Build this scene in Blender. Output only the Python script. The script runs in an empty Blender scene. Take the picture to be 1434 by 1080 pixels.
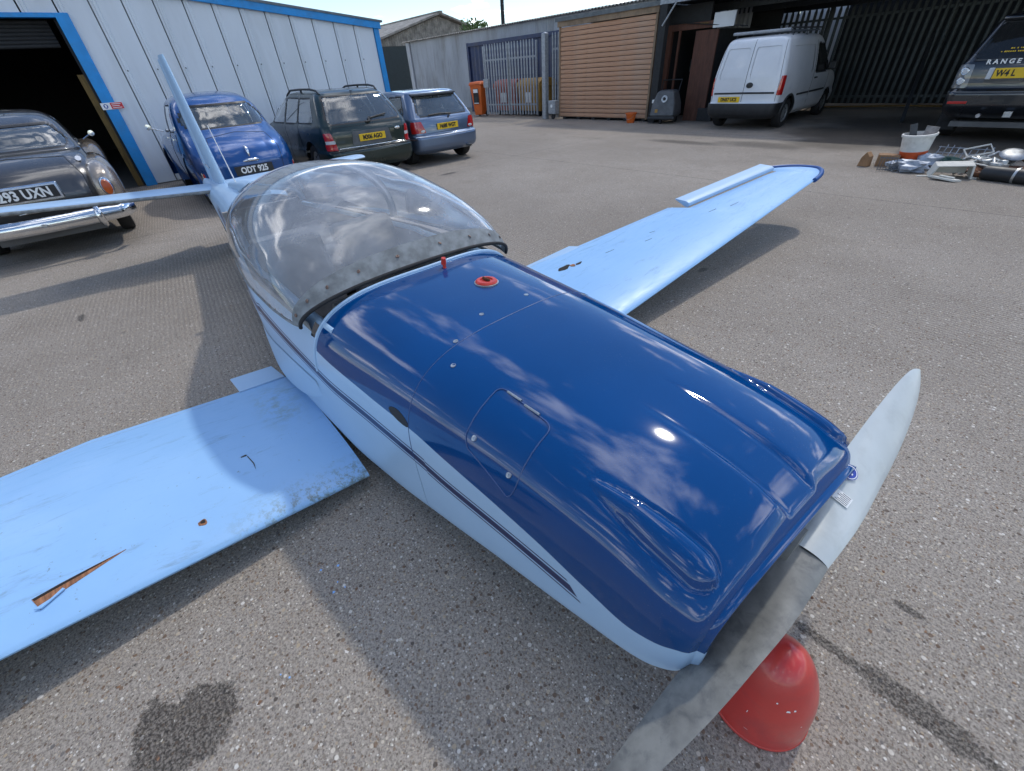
import bpy, bmesh, math, random
import numpy as np
from mathutils import Vector, Matrix
from mathutils.bvhtree import BVHTree
random.seed(7); rng = np.random.default_rng(7)
R = math.radians
scene = bpy.context.scene
C = scene.collection

# ------------------------------------------------------------------ camera
cam_d = bpy.data.cameras.new('camera'); cam = bpy.data.objects.new('camera', cam_d); C.objects.link(cam)
Rv = Vector((0.65841054, 0.75022049, -0.06021768)); Uv = Vector((-0.42362839, 0.43553524, 0.79425043)); Bv = Rv.cross(Uv)
Mx = Matrix((Rv, Uv, Bv)).transposed().to_4x4(); Mx.translation = (0, 0, 1.55)
cam.matrix_world = Mx
cam_d.sensor_fit = 'HORIZONTAL'; cam_d.sensor_width = 36; cam_d.lens = 583.0 / 1434 * 36
cam_d.clip_start = .02; cam_d.clip_end = 3000
scene.camera = cam
# ------------------------------------------------------------------ sky and sun
CLOUD_OFF = (-9.0, -6.5, 0)
SUN = Vector((-.14, .72, 1.0)).normalized()
SUN_EL = math.asin(SUN.z); SUN_AZ = math.atan2(SUN.x, SUN.y)
world = bpy.data.worlds.new('World'); scene.world = world; world.use_nodes = True
nt = world.node_tree; N = nt.nodes; Lk = nt.links
bg = N['Background']
sky = N.new('ShaderNodeTexSky'); sky.sky_type = 'NISHITA'; sky.sun_disc = False
sky.sun_elevation = SUN_EL; sky.sun_rotation = SUN_AZ; sky.air_density = 1.0; sky.dust_density = 0.0; sky.ozone_density = 3.0
tc = N.new('ShaderNodeTexCoord'); sp = N.new('ShaderNodeSeparateXYZ'); Lk.new(tc.outputs['Generated'], sp.inputs[0])
def wm(op, a, b=None, c=None):
    n = N.new('ShaderNodeMath'); n.operation = op
    for i, v in enumerate((a, b, c)):
        if v is None: continue
        if isinstance(v, (int, float)): n.inputs[i].default_value = v
        else: Lk.new(v, n.inputs[i])
    return n.outputs[0]
zz = wm('ADD', wm('MAXIMUM', sp.outputs[2], 0.0), .16)
cx = N.new('ShaderNodeCombineXYZ'); Lk.new(wm('DIVIDE', sp.outputs[0], zz), cx.inputs[0]); Lk.new(wm('DIVIDE', sp.outputs[1], zz), cx.inputs[1])
n1 = N.new('ShaderNodeTexNoise'); n1.inputs['Scale'].default_value = 1.5; n1.inputs['Detail'].default_value = 9; n1.inputs['Roughness'].default_value = .58; n1.inputs['Distortion'].default_value = .25
cmap = N.new('ShaderNodeVectorMath'); cmap.operation = 'ADD'; cmap.inputs[1].default_value = CLOUD_OFF; Lk.new(cx.outputs[0], cmap.inputs[0])
Lk.new(cmap.outputs[0], n1.inputs['Vector'])
mr = N.new('ShaderNodeMapRange'); mr.interpolation_type = 'SMOOTHSTEP'; mr.inputs[1].default_value = .525; mr.inputs[2].default_value = .645
Lk.new(n1.outputs[0], mr.inputs[0])
n2 = N.new('ShaderNodeTexNoise'); n2.inputs['Scale'].default_value = 3.2; n2.inputs['Detail'].default_value = 6
Lk.new(cx.outputs[0], n2.inputs['Vector'])
cr = N.new('ShaderNodeMapRange'); cr.inputs[1].default_value = .3; cr.inputs[2].default_value = .7; cr.inputs[3].default_value = 14; cr.inputs[4].default_value = 29.0
Lk.new(n2.outputs[0], cr.inputs[0])
cc = N.new('ShaderNodeCombineColor'); Lk.new(cr.outputs[0], cc.inputs[0]); Lk.new(wm('MULTIPLY', cr.outputs[0], 1.0), cc.inputs[1]); Lk.new(wm('MULTIPLY', cr.outputs[0], 1.03), cc.inputs[2])
mx = N.new('ShaderNodeMix'); mx.data_type = 'RGBA'; Lk.new(wm('MULTIPLY', mr.outputs[0], .92), mx.inputs[0]); Lk.new(sky.outputs[0], mx.inputs[6]); Lk.new(cc.outputs[0], mx.inputs[7])
Lk.new(mx.outputs[2], bg.inputs[0]); bg.inputs[1].default_value = .105
sl = bpy.data.lights.new('sun', 'SUN'); sl.energy = 1.0; sl.angle = R(2.5); sl.color = (1, .955, .88)
so = bpy.data.objects.new('sun', sl); C.objects.link(so); so.location = (-5, 12, 25); so.rotation_euler = SUN.to_track_quat('Z', 'Y').to_euler()
scene.view_settings.view_transform = 'Standard'; scene.view_settings.look = 'None'; scene.view_settings.gamma = 1
scene.view_settings.exposure = .85; scene.view_settings.use_curve_mapping = False
scene.cycles.max_bounces = 7; scene.cycles.transparent_max_bounces = 24

# ------------------------------------------------------------------ helpers
def tag(o, label=None, cat=None, group=None, kind=None):
    for k, v in (('label', label), ('category', cat), ('group', group), ('kind', kind)):
        if v: o[k] = v
    return o
def thing(name, label, cat, loc=(0, 0, 0), rz=0, group=None):
    o = bpy.data.objects.new(name, None); C.objects.link(o); o.location = loc; o.rotation_euler = (0, 0, rz); o.empty_display_size = .2
    return tag(o, label, cat, group)
def mesh(name, v, f, mat, smooth=None, uv=None):
    me = bpy.data.meshes.new(name)
    if isinstance(v, np.ndarray) and isinstance(f, np.ndarray):
        k = f.shape[1]
        me.vertices.add(len(v)); me.vertices.foreach_set('co', v.astype(np.float32).ravel())
        me.loops.add(f.size); me.loops.foreach_set('vertex_index', f.astype(np.int32).ravel())
        me.polygons.add(len(f)); me.polygons.foreach_set('loop_start', np.arange(0, f.size, k, dtype=np.int32))
        me.update(calc_edges=True); me.validate()
    else:
        me.from_pydata([tuple(map(float, p)) for p in v], [], [tuple(int(i) for i in q) for q in f]); me.update()
    if mat:
        for m in (mat if isinstance(mat, (list, tuple)) else [mat]): me.materials.append(m)
    if smooth is not None:
        me.polygons.foreach_set('use_smooth', np.ones(len(me.polygons), bool))
        if smooth < 179: me.set_sharp_from_angle(angle=R(smooth))
    if uv is not None:
        for nm, arr in uv.items():
            ly = me.uv_layers.new(name=nm); li = np.empty(len(me.loops), np.int32); me.loops.foreach_get('vertex_index', li)
            ly.data.foreach_set('uv', arr[li].astype(np.float32).ravel())
    return me
def obj(name, me, parent=None, loc=None, rot=None, scale=None):
    o = bpy.data.objects.new(name, me); C.objects.link(o)
    if parent: o.parent = parent
    if loc is not None: o.location = loc
    if rot is not None: o.rotation_euler = rot
    if scale is not None: o.scale = scale
    return o
def mk(name, v, f, mat, parent=None, smooth=None, org=None, uv=None):
    if org is not None: v = [(p[0]-org[0], p[1]-org[1], p[2]-org[2]) for p in v] if not isinstance(v, np.ndarray) else v - np.array(org)
    return obj(name, mesh(name, v, f, mat, smooth, uv), parent)
BF = [(0, 3, 2, 1), (4, 5, 6, 7), (0, 1, 5, 4), (1, 2, 6, 5), (2, 3, 7, 6), (3, 0, 4, 7)]
class MB:
    """collects shapes that end up as one part"""
    def __init__(s): s.v = []; s.f = []
    def add(s, v, f):
        b = len(s.v); s.v += [tuple(map(float, p)) for p in v]; s.f += [tuple(int(i)+b for i in q) for q in f]; return s
    def box(s, x0, x1, y0, y1, z0, z1): return s.add([(x0,y0,z0),(x1,y0,z0),(x1,y1,z0),(x0,y1,z0),(x0,y0,z1),(x1,y0,z1),(x1,y1,z1),(x0,y1,z1)], BF)
    def beam(s, a, b, w, h, up=(0, 0, 1)):
        a = Vector(a); b = Vector(b); d = (b-a).normalized(); u = Vector(up)
        if abs(d.dot(u)) > .98: u = Vector((1, 0, 0))
        r = d.cross(u).normalized()*w/2; u = r.cross(d).normalized()*h/2
        v = [p+q for p in (a, b) for q in (-r-u, r-u, r+u, -r+u)]
        return s.add(v, [(0, 1, 2, 3), (7, 6, 5, 4), (0, 4, 5, 1), (1, 5, 6, 2), (2, 6, 7, 3), (3, 7, 4, 0)])
    def tube(s, pts, r, n=8, cap=True):
        pts = [Vector(p) for p in pts]; rs = r if isinstance(r, (list, tuple)) else [r]*len(pts); v = []; f = []
        ref = None
        for i, p in enumerate(pts):
            d = (pts[min(i+1, len(pts)-1)]-pts[max(i-1, 0)]).normalized()
            if ref is None: ref = d.orthogonal().normalized()
            ref = (ref - d*ref.dot(d)).normalized(); q = d.cross(ref)
            v += [p+(ref*math.cos(2*math.pi*k/n)+q*math.sin(2*math.pi*k/n))*rs[i] for k in range(n)]
        for i in range(len(pts)-1):
            f += [(i*n+k, i*n+(k+1) % n, (i+1)*n+(k+1) % n, (i+1)*n+k) for k in range(n)]
        if cap: f += [tuple(range(n))[::-1], tuple(range((len(pts)-1)*n, len(pts)*n))]
        return s.add(v, f)
    def lathe(s, prof, o=(0, 0, 0), ax=(0, 0, 1), n=24, cap=True):
        ax = Vector(ax).normalized(); a = ax.orthogonal().normalized(); b = ax.cross(a); o = Vector(o); v = []; f = []
        for (r, h) in prof: v += [o+ax*h+(a*math.cos(2*math.pi*k/n)+b*math.sin(2*math.pi*k/n))*r for k in range(n)]
        for i in range(len(prof)-1): f += [(i*n+k, i*n+(k+1) % n, (i+1)*n+(k+1) % n, (i+1)*n+k) for k in range(n)]
        if cap: f += [tuple(range(n))[::-1], tuple(range((len(prof)-1)*n, len(prof)*n))]
        return s.add(v, f)
    def prism(s, poly, off):
        off = Vector(off); n = len(poly); v = [Vector(p) for p in poly]; v += [p+off for p in v]
        return s.add(v, [tuple(range(n))[::-1], tuple(range(n, 2*n))]+[(i, (i+1) % n, n+(i+1) % n, n+i) for i in range(n)])
    def build(s, name, mat, parent=None, smooth=None, org=None, bevel=0): 
        o = mk(name, s.v, s.f, mat, parent, smooth, org)
        if bevel: bev(o, bevel)
        return o
def bev(o, w, seg=2):
    m = o.modifiers.new('bevel', 'BEVEL'); m.width = w; m.segments = seg; m.limit_method = 'ANGLE'; m.angle_limit = R(40); return o
def box(name, b, mat, parent=None, org=None, bevel=0): return MB().box(*b).build(name, mat, parent, None, org, bevel)
_fonts = {}
def text(name, s, size, mat, parent, M, thick=.001, sx=1.0, align='CENTER', bold=0.0):
    """flat lettering; M = 4x4 (x right along the line, y up, z out of the surface)"""
    cu = bpy.data.curves.new('t', 'FONT'); cu.body = s; cu.size = size; cu.align_x = align; cu.align_y = 'CENTER'; cu.extrude = thick; cu.offset = bold
    cu.resolution_u = 3
    t = bpy.data.objects.new('t', cu); C.objects.link(t); bpy.context.view_layer.update()
    me = bpy.data.meshes.new_from_object(t.evaluated_get(bpy.context.evaluated_depsgraph_get())); bpy.data.objects.remove(t)
    me.transform(M @ Matrix.Diagonal((sx, 1, 1, 1))); me.materials.clear(); me.materials.append(mat); me.name = name
    return obj(name, me, parent)
def frame(o, x, y):
    x = Vector(x).normalized(); y = Vector(y); y = (y-x*y.dot(x)).normalized(); z = x.cross(y)
    m = Matrix((x, y, z)).transposed().to_4x4(); m.translation = o; return m
def copy_tree(o, parent=None):
    c = o.copy(); C.objects.link(c); c.parent = parent
    for ch in list(o.children): copy_tree(ch, c)
    return c
def pch(xs, ys):
    """smooth monotone-ish interpolation through points"""
    xs = np.array(xs, float); ys = np.array(ys, float)
    h = np.diff(xs); d = np.diff(ys)/h; m = np.zeros_like(ys); m[0] = d[0]; m[-1] = d[-1]
    for i in range(1, len(xs)-1):
        if d[i-1]*d[i] > 0: w1 = 2*h[i]+h[i-1]; w2 = h[i]+2*h[i-1]; m[i] = (w1+w2)/(w1/d[i-1]+w2/d[i])
    def f(x):
        x = np.clip(np.asarray(x, float), xs[0], xs[-1]); i = np.clip(np.searchsorted(xs, x)-1, 0, len(h)-1)
        t = (x-xs[i])/h[i]
        return (2*t**3-3*t**2+1)*ys[i]+(t**3-2*t**2+t)*h[i]*m[i]+(-2*t**3+3*t**2)*ys[i+1]+(t**3-t**2)*h[i]*m[i+1]
    return f
def gridfaces(nu, nv, closed_u=False):
    iu = np.arange(nu if closed_u else nu-1); iv = np.arange(nv-1); a, b = np.meshgrid(iu, iv, indexing='ij'); a2 = (a+1) % nu
    return np.stack([a*nv+b, a2*nv+b, a2*nv+b+1, a*nv+b+1], -1).reshape(-1, 4)

# ------------------------------------------------------------------ materials
class NT:
    def __init__(s, m): s.t = m.node_tree; s.n = s.t.nodes; s.l = s.t.links
    def new(s, k, **kw):
        n = s.n.new(k)
        for a, b in kw.items(): setattr(n, a, b)
        return n
    def set(s, n, i, v):
        if hasattr(v, 'is_linked'): s.l.new(v, n.inputs[i])
        else: n.inputs[i].default_value = v
    def math(s, op, a, b=0.0, c=None, clamp=False):
        n = s.new('ShaderNodeMath', operation=op, use_clamp=clamp); s.set(n, 0, a); s.set(n, 1, b)
        if c is not None: s.set(n, 2, c)
        return n.outputs[0]
    def mix(s, fac, a, b, bt='MIX'):
        n = s.new('ShaderNodeMix', data_type='RGBA', blend_type=bt); s.set(n, 0, fac); s.set(n, 6, a if hasattr(a, 'is_linked') else (*a[:3], 1)); s.set(n, 7, b if hasattr(b, 'is_linked') else (*b[:3], 1)); return n.outputs[2]
    def noise(s, vec, scale, detail=4, rough=.55, dist=0, out=0):
        n = s.new('ShaderNodeTexNoise'); s.set(n, 'Vector', vec); s.set(n, 'Scale', scale); s.set(n, 'Detail', detail); s.set(n, 'Roughness', rough); s.set(n, 'Distortion', dist); return n.outputs[out]
    def voro(s, vec, scale, out=0, feature='F1', rnd=1.0):
        n = s.new('ShaderNodeTexVoronoi', feature=feature); s.set(n, 'Vector', vec); s.set(n, 'Scale', scale); s.set(n, 'Randomness', rnd); return n.outputs[out]
    def ramp(s, x, a, b, lo=0.0, hi=1.0, smooth=True):
        n = s.new('ShaderNodeMapRange', interpolation_type='SMOOTHSTEP' if smooth else 'LINEAR'); s.set(n, 0, x); s.set(n, 1, a); s.set(n, 2, b); s.set(n, 3, lo); s.set(n, 4, hi); return n.outputs[0]
    def mapv(s, vec, scale=(1, 1, 1), rot=(0, 0, 0), loc=(0, 0, 0)):
        n = s.new('ShaderNodeMapping'); s.set(n, 0, vec); n.inputs[1].default_value = loc; n.inputs[2].default_value = rot; n.inputs[3].default_value = scale; return n.outputs[0]
    def xyz(s, vec):
        n = s.new('ShaderNodeSeparateXYZ'); s.set(n, 0, vec); return n.outputs
    def bump(s, h, strength, dist=.01, prev=None):
        n = s.new('ShaderNodeBump'); s.set(n, 'Height', h); s.set(n, 'Strength', strength); s.set(n, 'Distance', dist)
        if prev is not None: s.set(n, 'Normal', prev)
        return n.outputs[0]
def newmat(name):
    m = bpy.data.materials.new(name); m.use_nodes = True; T = NT(m); T.b = T.n['Principled BSDF']; T.tc = T.new('ShaderNodeTexCoord'); T.o = T.tc.outputs['Object']; return m, T
def pm(name, col, rough=.5, metal=0., var=.12, scale=6., bump=0., bscale=60., coat=0., dirt=None, dscale=3., damt=.5, rvar=.1, spec=.5, stretch=(1, 1, 1)):
    m, T = newmat(name); o = T.mapv(T.o, stretch)
    nz = T.noise(o, scale, 5, .6)
    base = T.mix(T.ramp(nz, .3, .7, 0, 1), [c*(1-var) for c in col], [min(1, c*(1+var)) for c in col])
    if dirt is not None:
        d = T.noise(o, dscale, 8, .65, .4); base = T.mix(T.math('MULTIPLY', T.ramp(d, .45, .72), damt), base, dirt)
    T.set(T.b, 'Base Color', base); T.b.inputs['Metallic'].default_value = metal; T.b.inputs['Specular IOR Level'].default_value = spec
    T.set(T.b, 'Roughness', T.ramp(T.noise(o, scale*2.3, 4), .25, .75, max(.02, rough-rvar*.5), min(1, rough+rvar*.5)))
    if coat: T.b.inputs['Coat Weight'].default_value = coat; T.b.inputs['Coat Roughness'].default_value = .03
    if bump: T.set(T.b, 'Normal', T.bump(T.noise(o, bscale, 6, .6), bump, .004))
    return m
def glassmat(name, tint=(.75, .85, .85), haze=.05, hazecol=(.5, .52, .53), reflect=1.0, rough=.01, hazenoise=0.):
    m, T = newmat(name); T.n.remove(T.b); out = T.n['Material Output']
    tr = T.new('ShaderNodeBsdfTransparent'); tr.inputs[0].default_value = (*tint, 1)
    gl = T.new('ShaderNodeBsdfGlossy'); gl.inputs['Roughness'].default_value = rough; gl.inputs[0].default_value = (1, 1, 1, 1)
    df = T.new('ShaderNodeBsdfDiffuse'); df.inputs[0].default_value = (*hazecol, 1)
    fr = T.new('ShaderNodeFresnel'); fr.inputs[0].default_value = 1.5
    m1 = T.new('ShaderNodeMixShader'); 
    if hazenoise:
        h = T.ramp(T.noise(T.o, 4.0, 6, .65, .6), .3, .75, haze*(1-hazenoise), haze*(1+hazenoise)); T.l.new(h, m1.inputs[0])
    else: m1.inputs[0].default_value = haze
    T.l.new(tr.outputs[0], m1.inputs[1]); T.l.new(df.outputs[0], m1.inputs[2])
    m2 = T.new('ShaderNodeMixShader'); T.l.new(T.math('MULTIPLY', fr.outputs[0], reflect), m2.inputs[0]); T.l.new(m1.outputs[0], m2.inputs[1]); T.l.new(gl.outputs[0], m2.inputs[2])
    T.l.new(m2.outputs[0], out.inputs[0]); return m
MAT = {}
def X(k, *a, **kw): MAT[k] = pm(k, *a, **kw); return MAT[k]
X('white_clad', (.64, .68, .72), .45, var=.05, scale=.8, dirt=(.30, .31, .30), damt=.25, dscale=1.2, stretch=(1, 1, .25))
X('trim_blue', (.004, .25, .62), .42, var=.08, dirt=(.05, .1, .15), damt=.3)
X('screw_grey', (.2, .21, .22), .5, .5)
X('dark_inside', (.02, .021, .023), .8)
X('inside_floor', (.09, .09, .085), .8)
X('yellow_wood', (.15, .09, .02), .7, var=.3, stretch=(8, 8, 1))
X('grey_corr', (.38, .39, .41), .55, var=.12, scale=1.2, dirt=(.14, .12, .08), damt=.5, dscale=1.5, stretch=(1, 1, .3))
X('asbestos', (.27, .25, .22), .9, var=.3, scale=2.5, bump=.2, dirt=(.10, .095, .08), damt=.7, dscale=1.5)
X('dark_green', (.018, .03, .032), .55)
X('navy', (.016, .03, .085), .5, var=.2, dirt=(.06, .05, .05), damt=.4, dscale=2)
X('galv', (.30, .32, .34), .5, .35, var=.18, scale=14)
X('log_pine', (.36, .225, .145), .75, var=.28, scale=3, bump=.3, bscale=30, stretch=(.35, 3, 3), dirt=(.17, .12, .08), damt=.6, dscale=1.3)
def pine():
    m, T = newmat('log_pine'); o = T.o
    g = T.noise(T.mapv(o, (.5, 6, 14)), 4, 7, .65, .5); col = T.mix(T.ramp(g, .3, .7), (.39, .20, .115), (.57, .325, .195))
    col = T.mix(T.ramp(T.noise(o, 1.1, 4), .4, .7, 0, .55), col, (.42, .31, .23))
    kn = T.voro(T.mapv(o, (2.6, 1, 8.2)), 1.0); col = T.mix(T.ramp(kn, .13, .05, 0, .75), col, (.075, .035, .02))
    T.set(T.b, 'Base Color', col); T.b.inputs['Roughness'].default_value = .78; T.set(T.b, 'Normal', T.bump(g, .3, .004)); return m
MAT['log_pine'] = pine()
X('pine_trim', (.24, .17, .11), .8, var=.25, scale=5)
X('felt_grey', (.13, .145, .15), .9, var=.2)
X('black_wood', (.016, .017, .018), .75)
X('brown_ply', (.105, .042, .026), .7, var=.35, scale=3, stretch=(3, 3, .5), dirt=(.04, .02, .015), damt=.6)
X('pale_dark', (.055, .068, .072), .5, .2, var=.25, scale=5)
X('roof_sheet', (.12, .14, .16), .5, .3, var=.2)
X('steel_dark', (.055, .06, .065), .5, .4)
X('white_sheet', (.62, .64, .65), .6, var=.1, scale=1)
X('back_wall', (.026, .03, .033), .9)
X('orange_bin', (.62, .12, .015), .45, var=.1, dirt=(.2, .08, .03), damt=.4)
X('bin_red', (.36, .085, .055), .55, var=.15, dirt=(.15, .08, .05), damt=.5)
X('bin_yellow', (.40, .22, .045), .55, var=.15, dirt=(.16, .11, .05), damt=.5)
X('rubber', (.012, .012, .013), .75, var=.3, bump=.1)
X('plastic_black', (.018, .019, .021), .5, var=.2)
X('plastic_grey', (.085, .09, .095), .5, var=.2)
X('chrome', (.72, .73, .74), .12, 1.0, var=.05, rvar=.08)
X('steel', (.42, .43, .44), .35, .9, var=.2, scale=12)
X('alloy', (.48, .49, .49), .42, .75, var=.3, scale=16, bump=.2, dirt=(.12, .1, .08), damt=.5, dscale=9)
X('rust', (.14, .06, .03), .85, .2, var=.4, scale=14, bump=.4)
X('white_paint', (.72, .73, .74), .35, coat=.4, var=.04)
X('print_black', (.01, .01, .012), .6, var=0)
X('print_white', (.78, .78, .76), .5, var=.03)
X('plate_yellow', (.74, .47, .01), .45, var=.06)
X('plate_black', (.012, .012, .014), .4, var=.1)
X('sign_red', (.60, .03, .04), .5)
X('sign_blue', (.02, .06, .28), .5)
X('lamp_red', (.42, .012, .012), .12, coat=1, var=.1)
X('lamp_amber', (.55, .10, .01), .15, coat=1)
X('lamp_smoke', (.16, .165, .17), .12, coat=1)
X('lamp_clear', (.55, .56, .57), .12, coat=1)
X('seat_cloth', (.10, .10, .105), .9, var=.2)
X('car_inside', (.13, .13, .13), .9)
MAT['car_glass'] = glassmat('car_glass', (.80, .87, .87), .10, (.5, .56, .57), 2.4)
MAT['dark_glass'] = glassmat('dark_glass', (.10, .11, .12), .03)
X('tyre_rim', (.28, .29, .30), .4, .6)
X('hub_dark', (.03, .03, .03), .5, .3)
def carpaint(k, col, rough=.25, metal=.0, flake=0., coat=1., coatr=.04):
    m = X(k, col, rough, metal, var=.05, scale=2, coat=coat, dirt=tuple(c*.8+.02 for c in col), damt=.15, dscale=2.5, rvar=.08)
    m.node_tree.nodes['Principled BSDF'].inputs['Coat Roughness'].default_value = coatr
carpaint('paint_grey', (.062, .060, .060), .25, .4, coat=.8)
carpaint('paint_blue', (.002, .066, .25), .3, .35, coatr=.09)
carpaint('paint_green', (.002, .015, .012), .3, .05, coat=.6)
carpaint('paint_steelblue', (.12, .17, .26), .32, .6)
carpaint('paint_van', (.66, .68, .71), .35, 0, coat=.5)
carpaint('paint_black', (.004, .006, .010), .3, .1)
carpaint('paint_tan_reflection', (.30, .25, .20), .25, .4)  # tan reflection on the grey saloon's right wings, put into the colour
# ------------------------------------------------------------------ ground
def ground_mat():
    m, T = newmat('yard_concrete'); o = T.o; x, y, z = T.xyz(o)
    big = T.noise(o, .35, 5, .6); mid = T.noise(o, 2.2, 6, .65); fine = T.noise(o, 300, 3, .7); grit = T.noise(o, 110, 4, .75)
    base = T.mix(T.ramp(big, .3, .7), (.275, .236, .192), (.365, .320, .270))
    base = T.mix(T.math('MULTIPLY', T.ramp(mid, .45, .75), .5), base, (.205, .17, .137))
    base = T.mix(T.ramp(grit, .40, .68, 0, .5), base, (.46, .41, .35), 'MIX')
    base = T.mix(T.ramp(grit, .56, .36, 0, .55), base, (.075, .062, .052))
    base = T.mix(T.ramp(fine, .55, .72, 0, .5), base, (.06, .05, .045))
    # exposed aggregate, three sizes
    h = grit
    for sc, thr, amt in ((78, .40, .80), (140, .42, .75), (44, .33, .85)):
        off = T.mapv(o, (1, 1, 0), loc=(sc*.37, sc*.11, 0)); d = T.voro(off, sc); c = T.voro(off, sc, 1)
        cr, cg, cb = T.xyz(c); sel = T.ramp(cr, .52 if sc > 50 else .70, .54 if sc > 50 else .72); msk = T.math('MULTIPLY', sel, T.ramp(d, thr, thr-.07))
        ramp = T.new('ShaderNodeValToRGB'); T.l.new(cg, ramp.inputs[0]); e = ramp.color_ramp.elements
        e[0].color = (.07, .055, .045, 1); e[1].color = (.72, .68, .62, 1); e.new(.25).color = (.17, .10, .06, 1); e.new(.45).color = (.30, .25, .19, 1); e.new(.62).color = (.12, .11, .11, 1); e.new(.8).color = (.42, .33, .22, 1)
        base = T.mix(T.math('MULTIPLY', msk, amt), base, ramp.outputs[0]); h = T.math('ADD', h, T.math('MULTIPLY', msk, .35))
    # brushed ridges running across the slab
    wv = T.new('ShaderNodeTexWave', wave_type='BANDS', bands_direction='Y'); T.l.new(T.mapv(o, (1, 1, 1), rot=(0, 0, R(6))), wv.inputs[0]); T.set(wv, 'Scale', 9.0); T.set(wv, 'Distortion', 1.6); T.set(wv, 'Detail', 3.0); T.set(wv, 'Detail Scale', 2.0)
    reg = T.ramp(T.noise(o, .22, 3), .36, .56)
    far = T.math('MAXIMUM', T.ramp(x, -1.5, -4.0), T.ramp(y, 1.8, 4.0))
    rid = T.math('MULTIPLY', T.math('MULTIPLY', wv.outputs[0], reg), far)
    base = T.mix(T.math('MULTIPLY', rid, .42), base, (.13, .11, .09))
    # slab joints (straight cuts in the concrete)
    wob = T.math('MULTIPLY', T.math('SUBTRACT', T.noise(o, .8, 3), .5), .05)
    for (a, b, c, wd) in ((0, 1, 11.35, .012), (0, 1, 6.9, .008), (1, 0, -7.9, .007)):
        ln = T.math('ABSOLUTE', T.math('ADD', T.math('SUBTRACT', T.math('ADD', T.math('MULTIPLY', x, a), T.math('MULTIPLY', y, b)), c), wob))
        base = T.mix(T.ramp(ln, wd*1.6, wd*.5, 0, .6), base, (.05, .045, .04))
    # oil and water marks
    def blob(cx, cy, rx, ry, rot, edge, nz=.35, nsc=5.):
        q = T.mapv(o, (1/rx, 1/ry, 0), rot=(0, 0, 0), loc=(-cx/rx, -cy/ry, 0))
        n = T.new('ShaderNodeVectorRotate', rotation_type='Z_AXIS'); T.l.new(q, n.inputs[0]); n.inputs['Angle'].default_value = rot
        ln = T.new('ShaderNodeVectorMath', operation='LENGTH'); T.l.new(n.outputs[0], ln.inputs[0])
        r = T.math('ADD', ln.outputs['Value'], T.math('MULTIPLY', T.math('SUBTRACT', NS if nsc > 6 else NL, .5), nz*(6.5 if nsc > 6 else 3)))
        return T.ramp(r, 1+edge, 1-edge)
    NS = T.noise(o, 16, 9, .82); NL = T.noise(o, 1.9, 6, .7); wet = None
    spots = [(-1.0, -.56, .11, .13, .3, .10, .3, 14.), (-1.02, -.64, .14, .08, 0, .12, .3, 14.), (.20, 1.075, .16, .018, 0, .3, .35, 9.), (.42, 1.075, .17, .042, .03, .2, .4, 8.), (.60, 1.07, .14, .014, 0, .3, .3, 9.),
             (.33, 1.39, .045, .016, .2, .3, .3, 20.), (-3.1, 12.4, 1.3, 1.1, .2, .35, .5, 1.8), (-2.6, 14.2, 1.6, 1.2, 0, .4, .5, 1.8), (-4.0, 10.2, .9, .35, .15, .4, .5, 2.2), (-5.6, 9.95, .9, .2, 0, .4, .5, 2.), (-2.9, 10.9, .8, .8, 0, .4, .5, 2.),
             (-1.0, 12.0, 2.2, 1.6, 0, .35, .4, 1.4), (-5.15, -.78, .10, .025, .4, .3, .3, 20.), (-1.65, 3.62, .03, .06, .2, .3, .3, 20.), (-7.6, 4.9, .07, .2, .3, .3, .3, 10.)]
    for s_ in spots:
        b_ = blob(*s_); wet = b_ if wet is None else T.math('MAXIMUM', wet, b_)
    streak = T.math('MULTIPLY', T.ramp(T.noise(T.mapv(o, (.35, 1.6, 1)), 1.3, 7, .7, .5), .55, .72), T.ramp(y, 7.5, 10.5))
    base = T.mix(T.math('MULTIPLY', streak, .45), base, (.075, .06, .05))
    base = T.mix(T.math('MULTIPLY', wet, T.ramp(grit, .60, .40, .55, 1.0)), base, T.mix(.93, base, (.13, .115, .10), 'MULTIPLY'))
    small = T.ramp(T.noise(o, 7, 3, .6), .68, .74); base = T.mix(T.math('MULTIPLY', small, .35), base, (.06, .055, .05))
    T.set(T.b, 'Base Color', base); T.set(T.b, 'Roughness', T.ramp(wet, 0, 1, .88, .55)); T.b.inputs['Specular IOR Level'].default_value = .35
    b1 = T.bump(h, .55, .006); b2 = T.bump(rid, .35, .006, b1); T.set(T.b, 'Normal', b2)
    return m
v = []; f = []
xs = [-400, -60, -30, -15, -8, -4, -2, -1, 0, 1, 2, 4, 8, 15, 30, 60, 400]
for a in xs:
    for b in xs: v.append((a-2, b+4, 0))
n = len(xs)
f = [(i*n+j, (i+1)*n+j, (i+1)*n+j+1, i*n+j+1) for i in range(n-1) for j in range(n-1)]
ground = mk('ground', v, f, ground_mat()); tag(ground, 'stained grey brown concrete yard with exposed aggregate and oil marks', 'ground', kind='structure')

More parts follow.
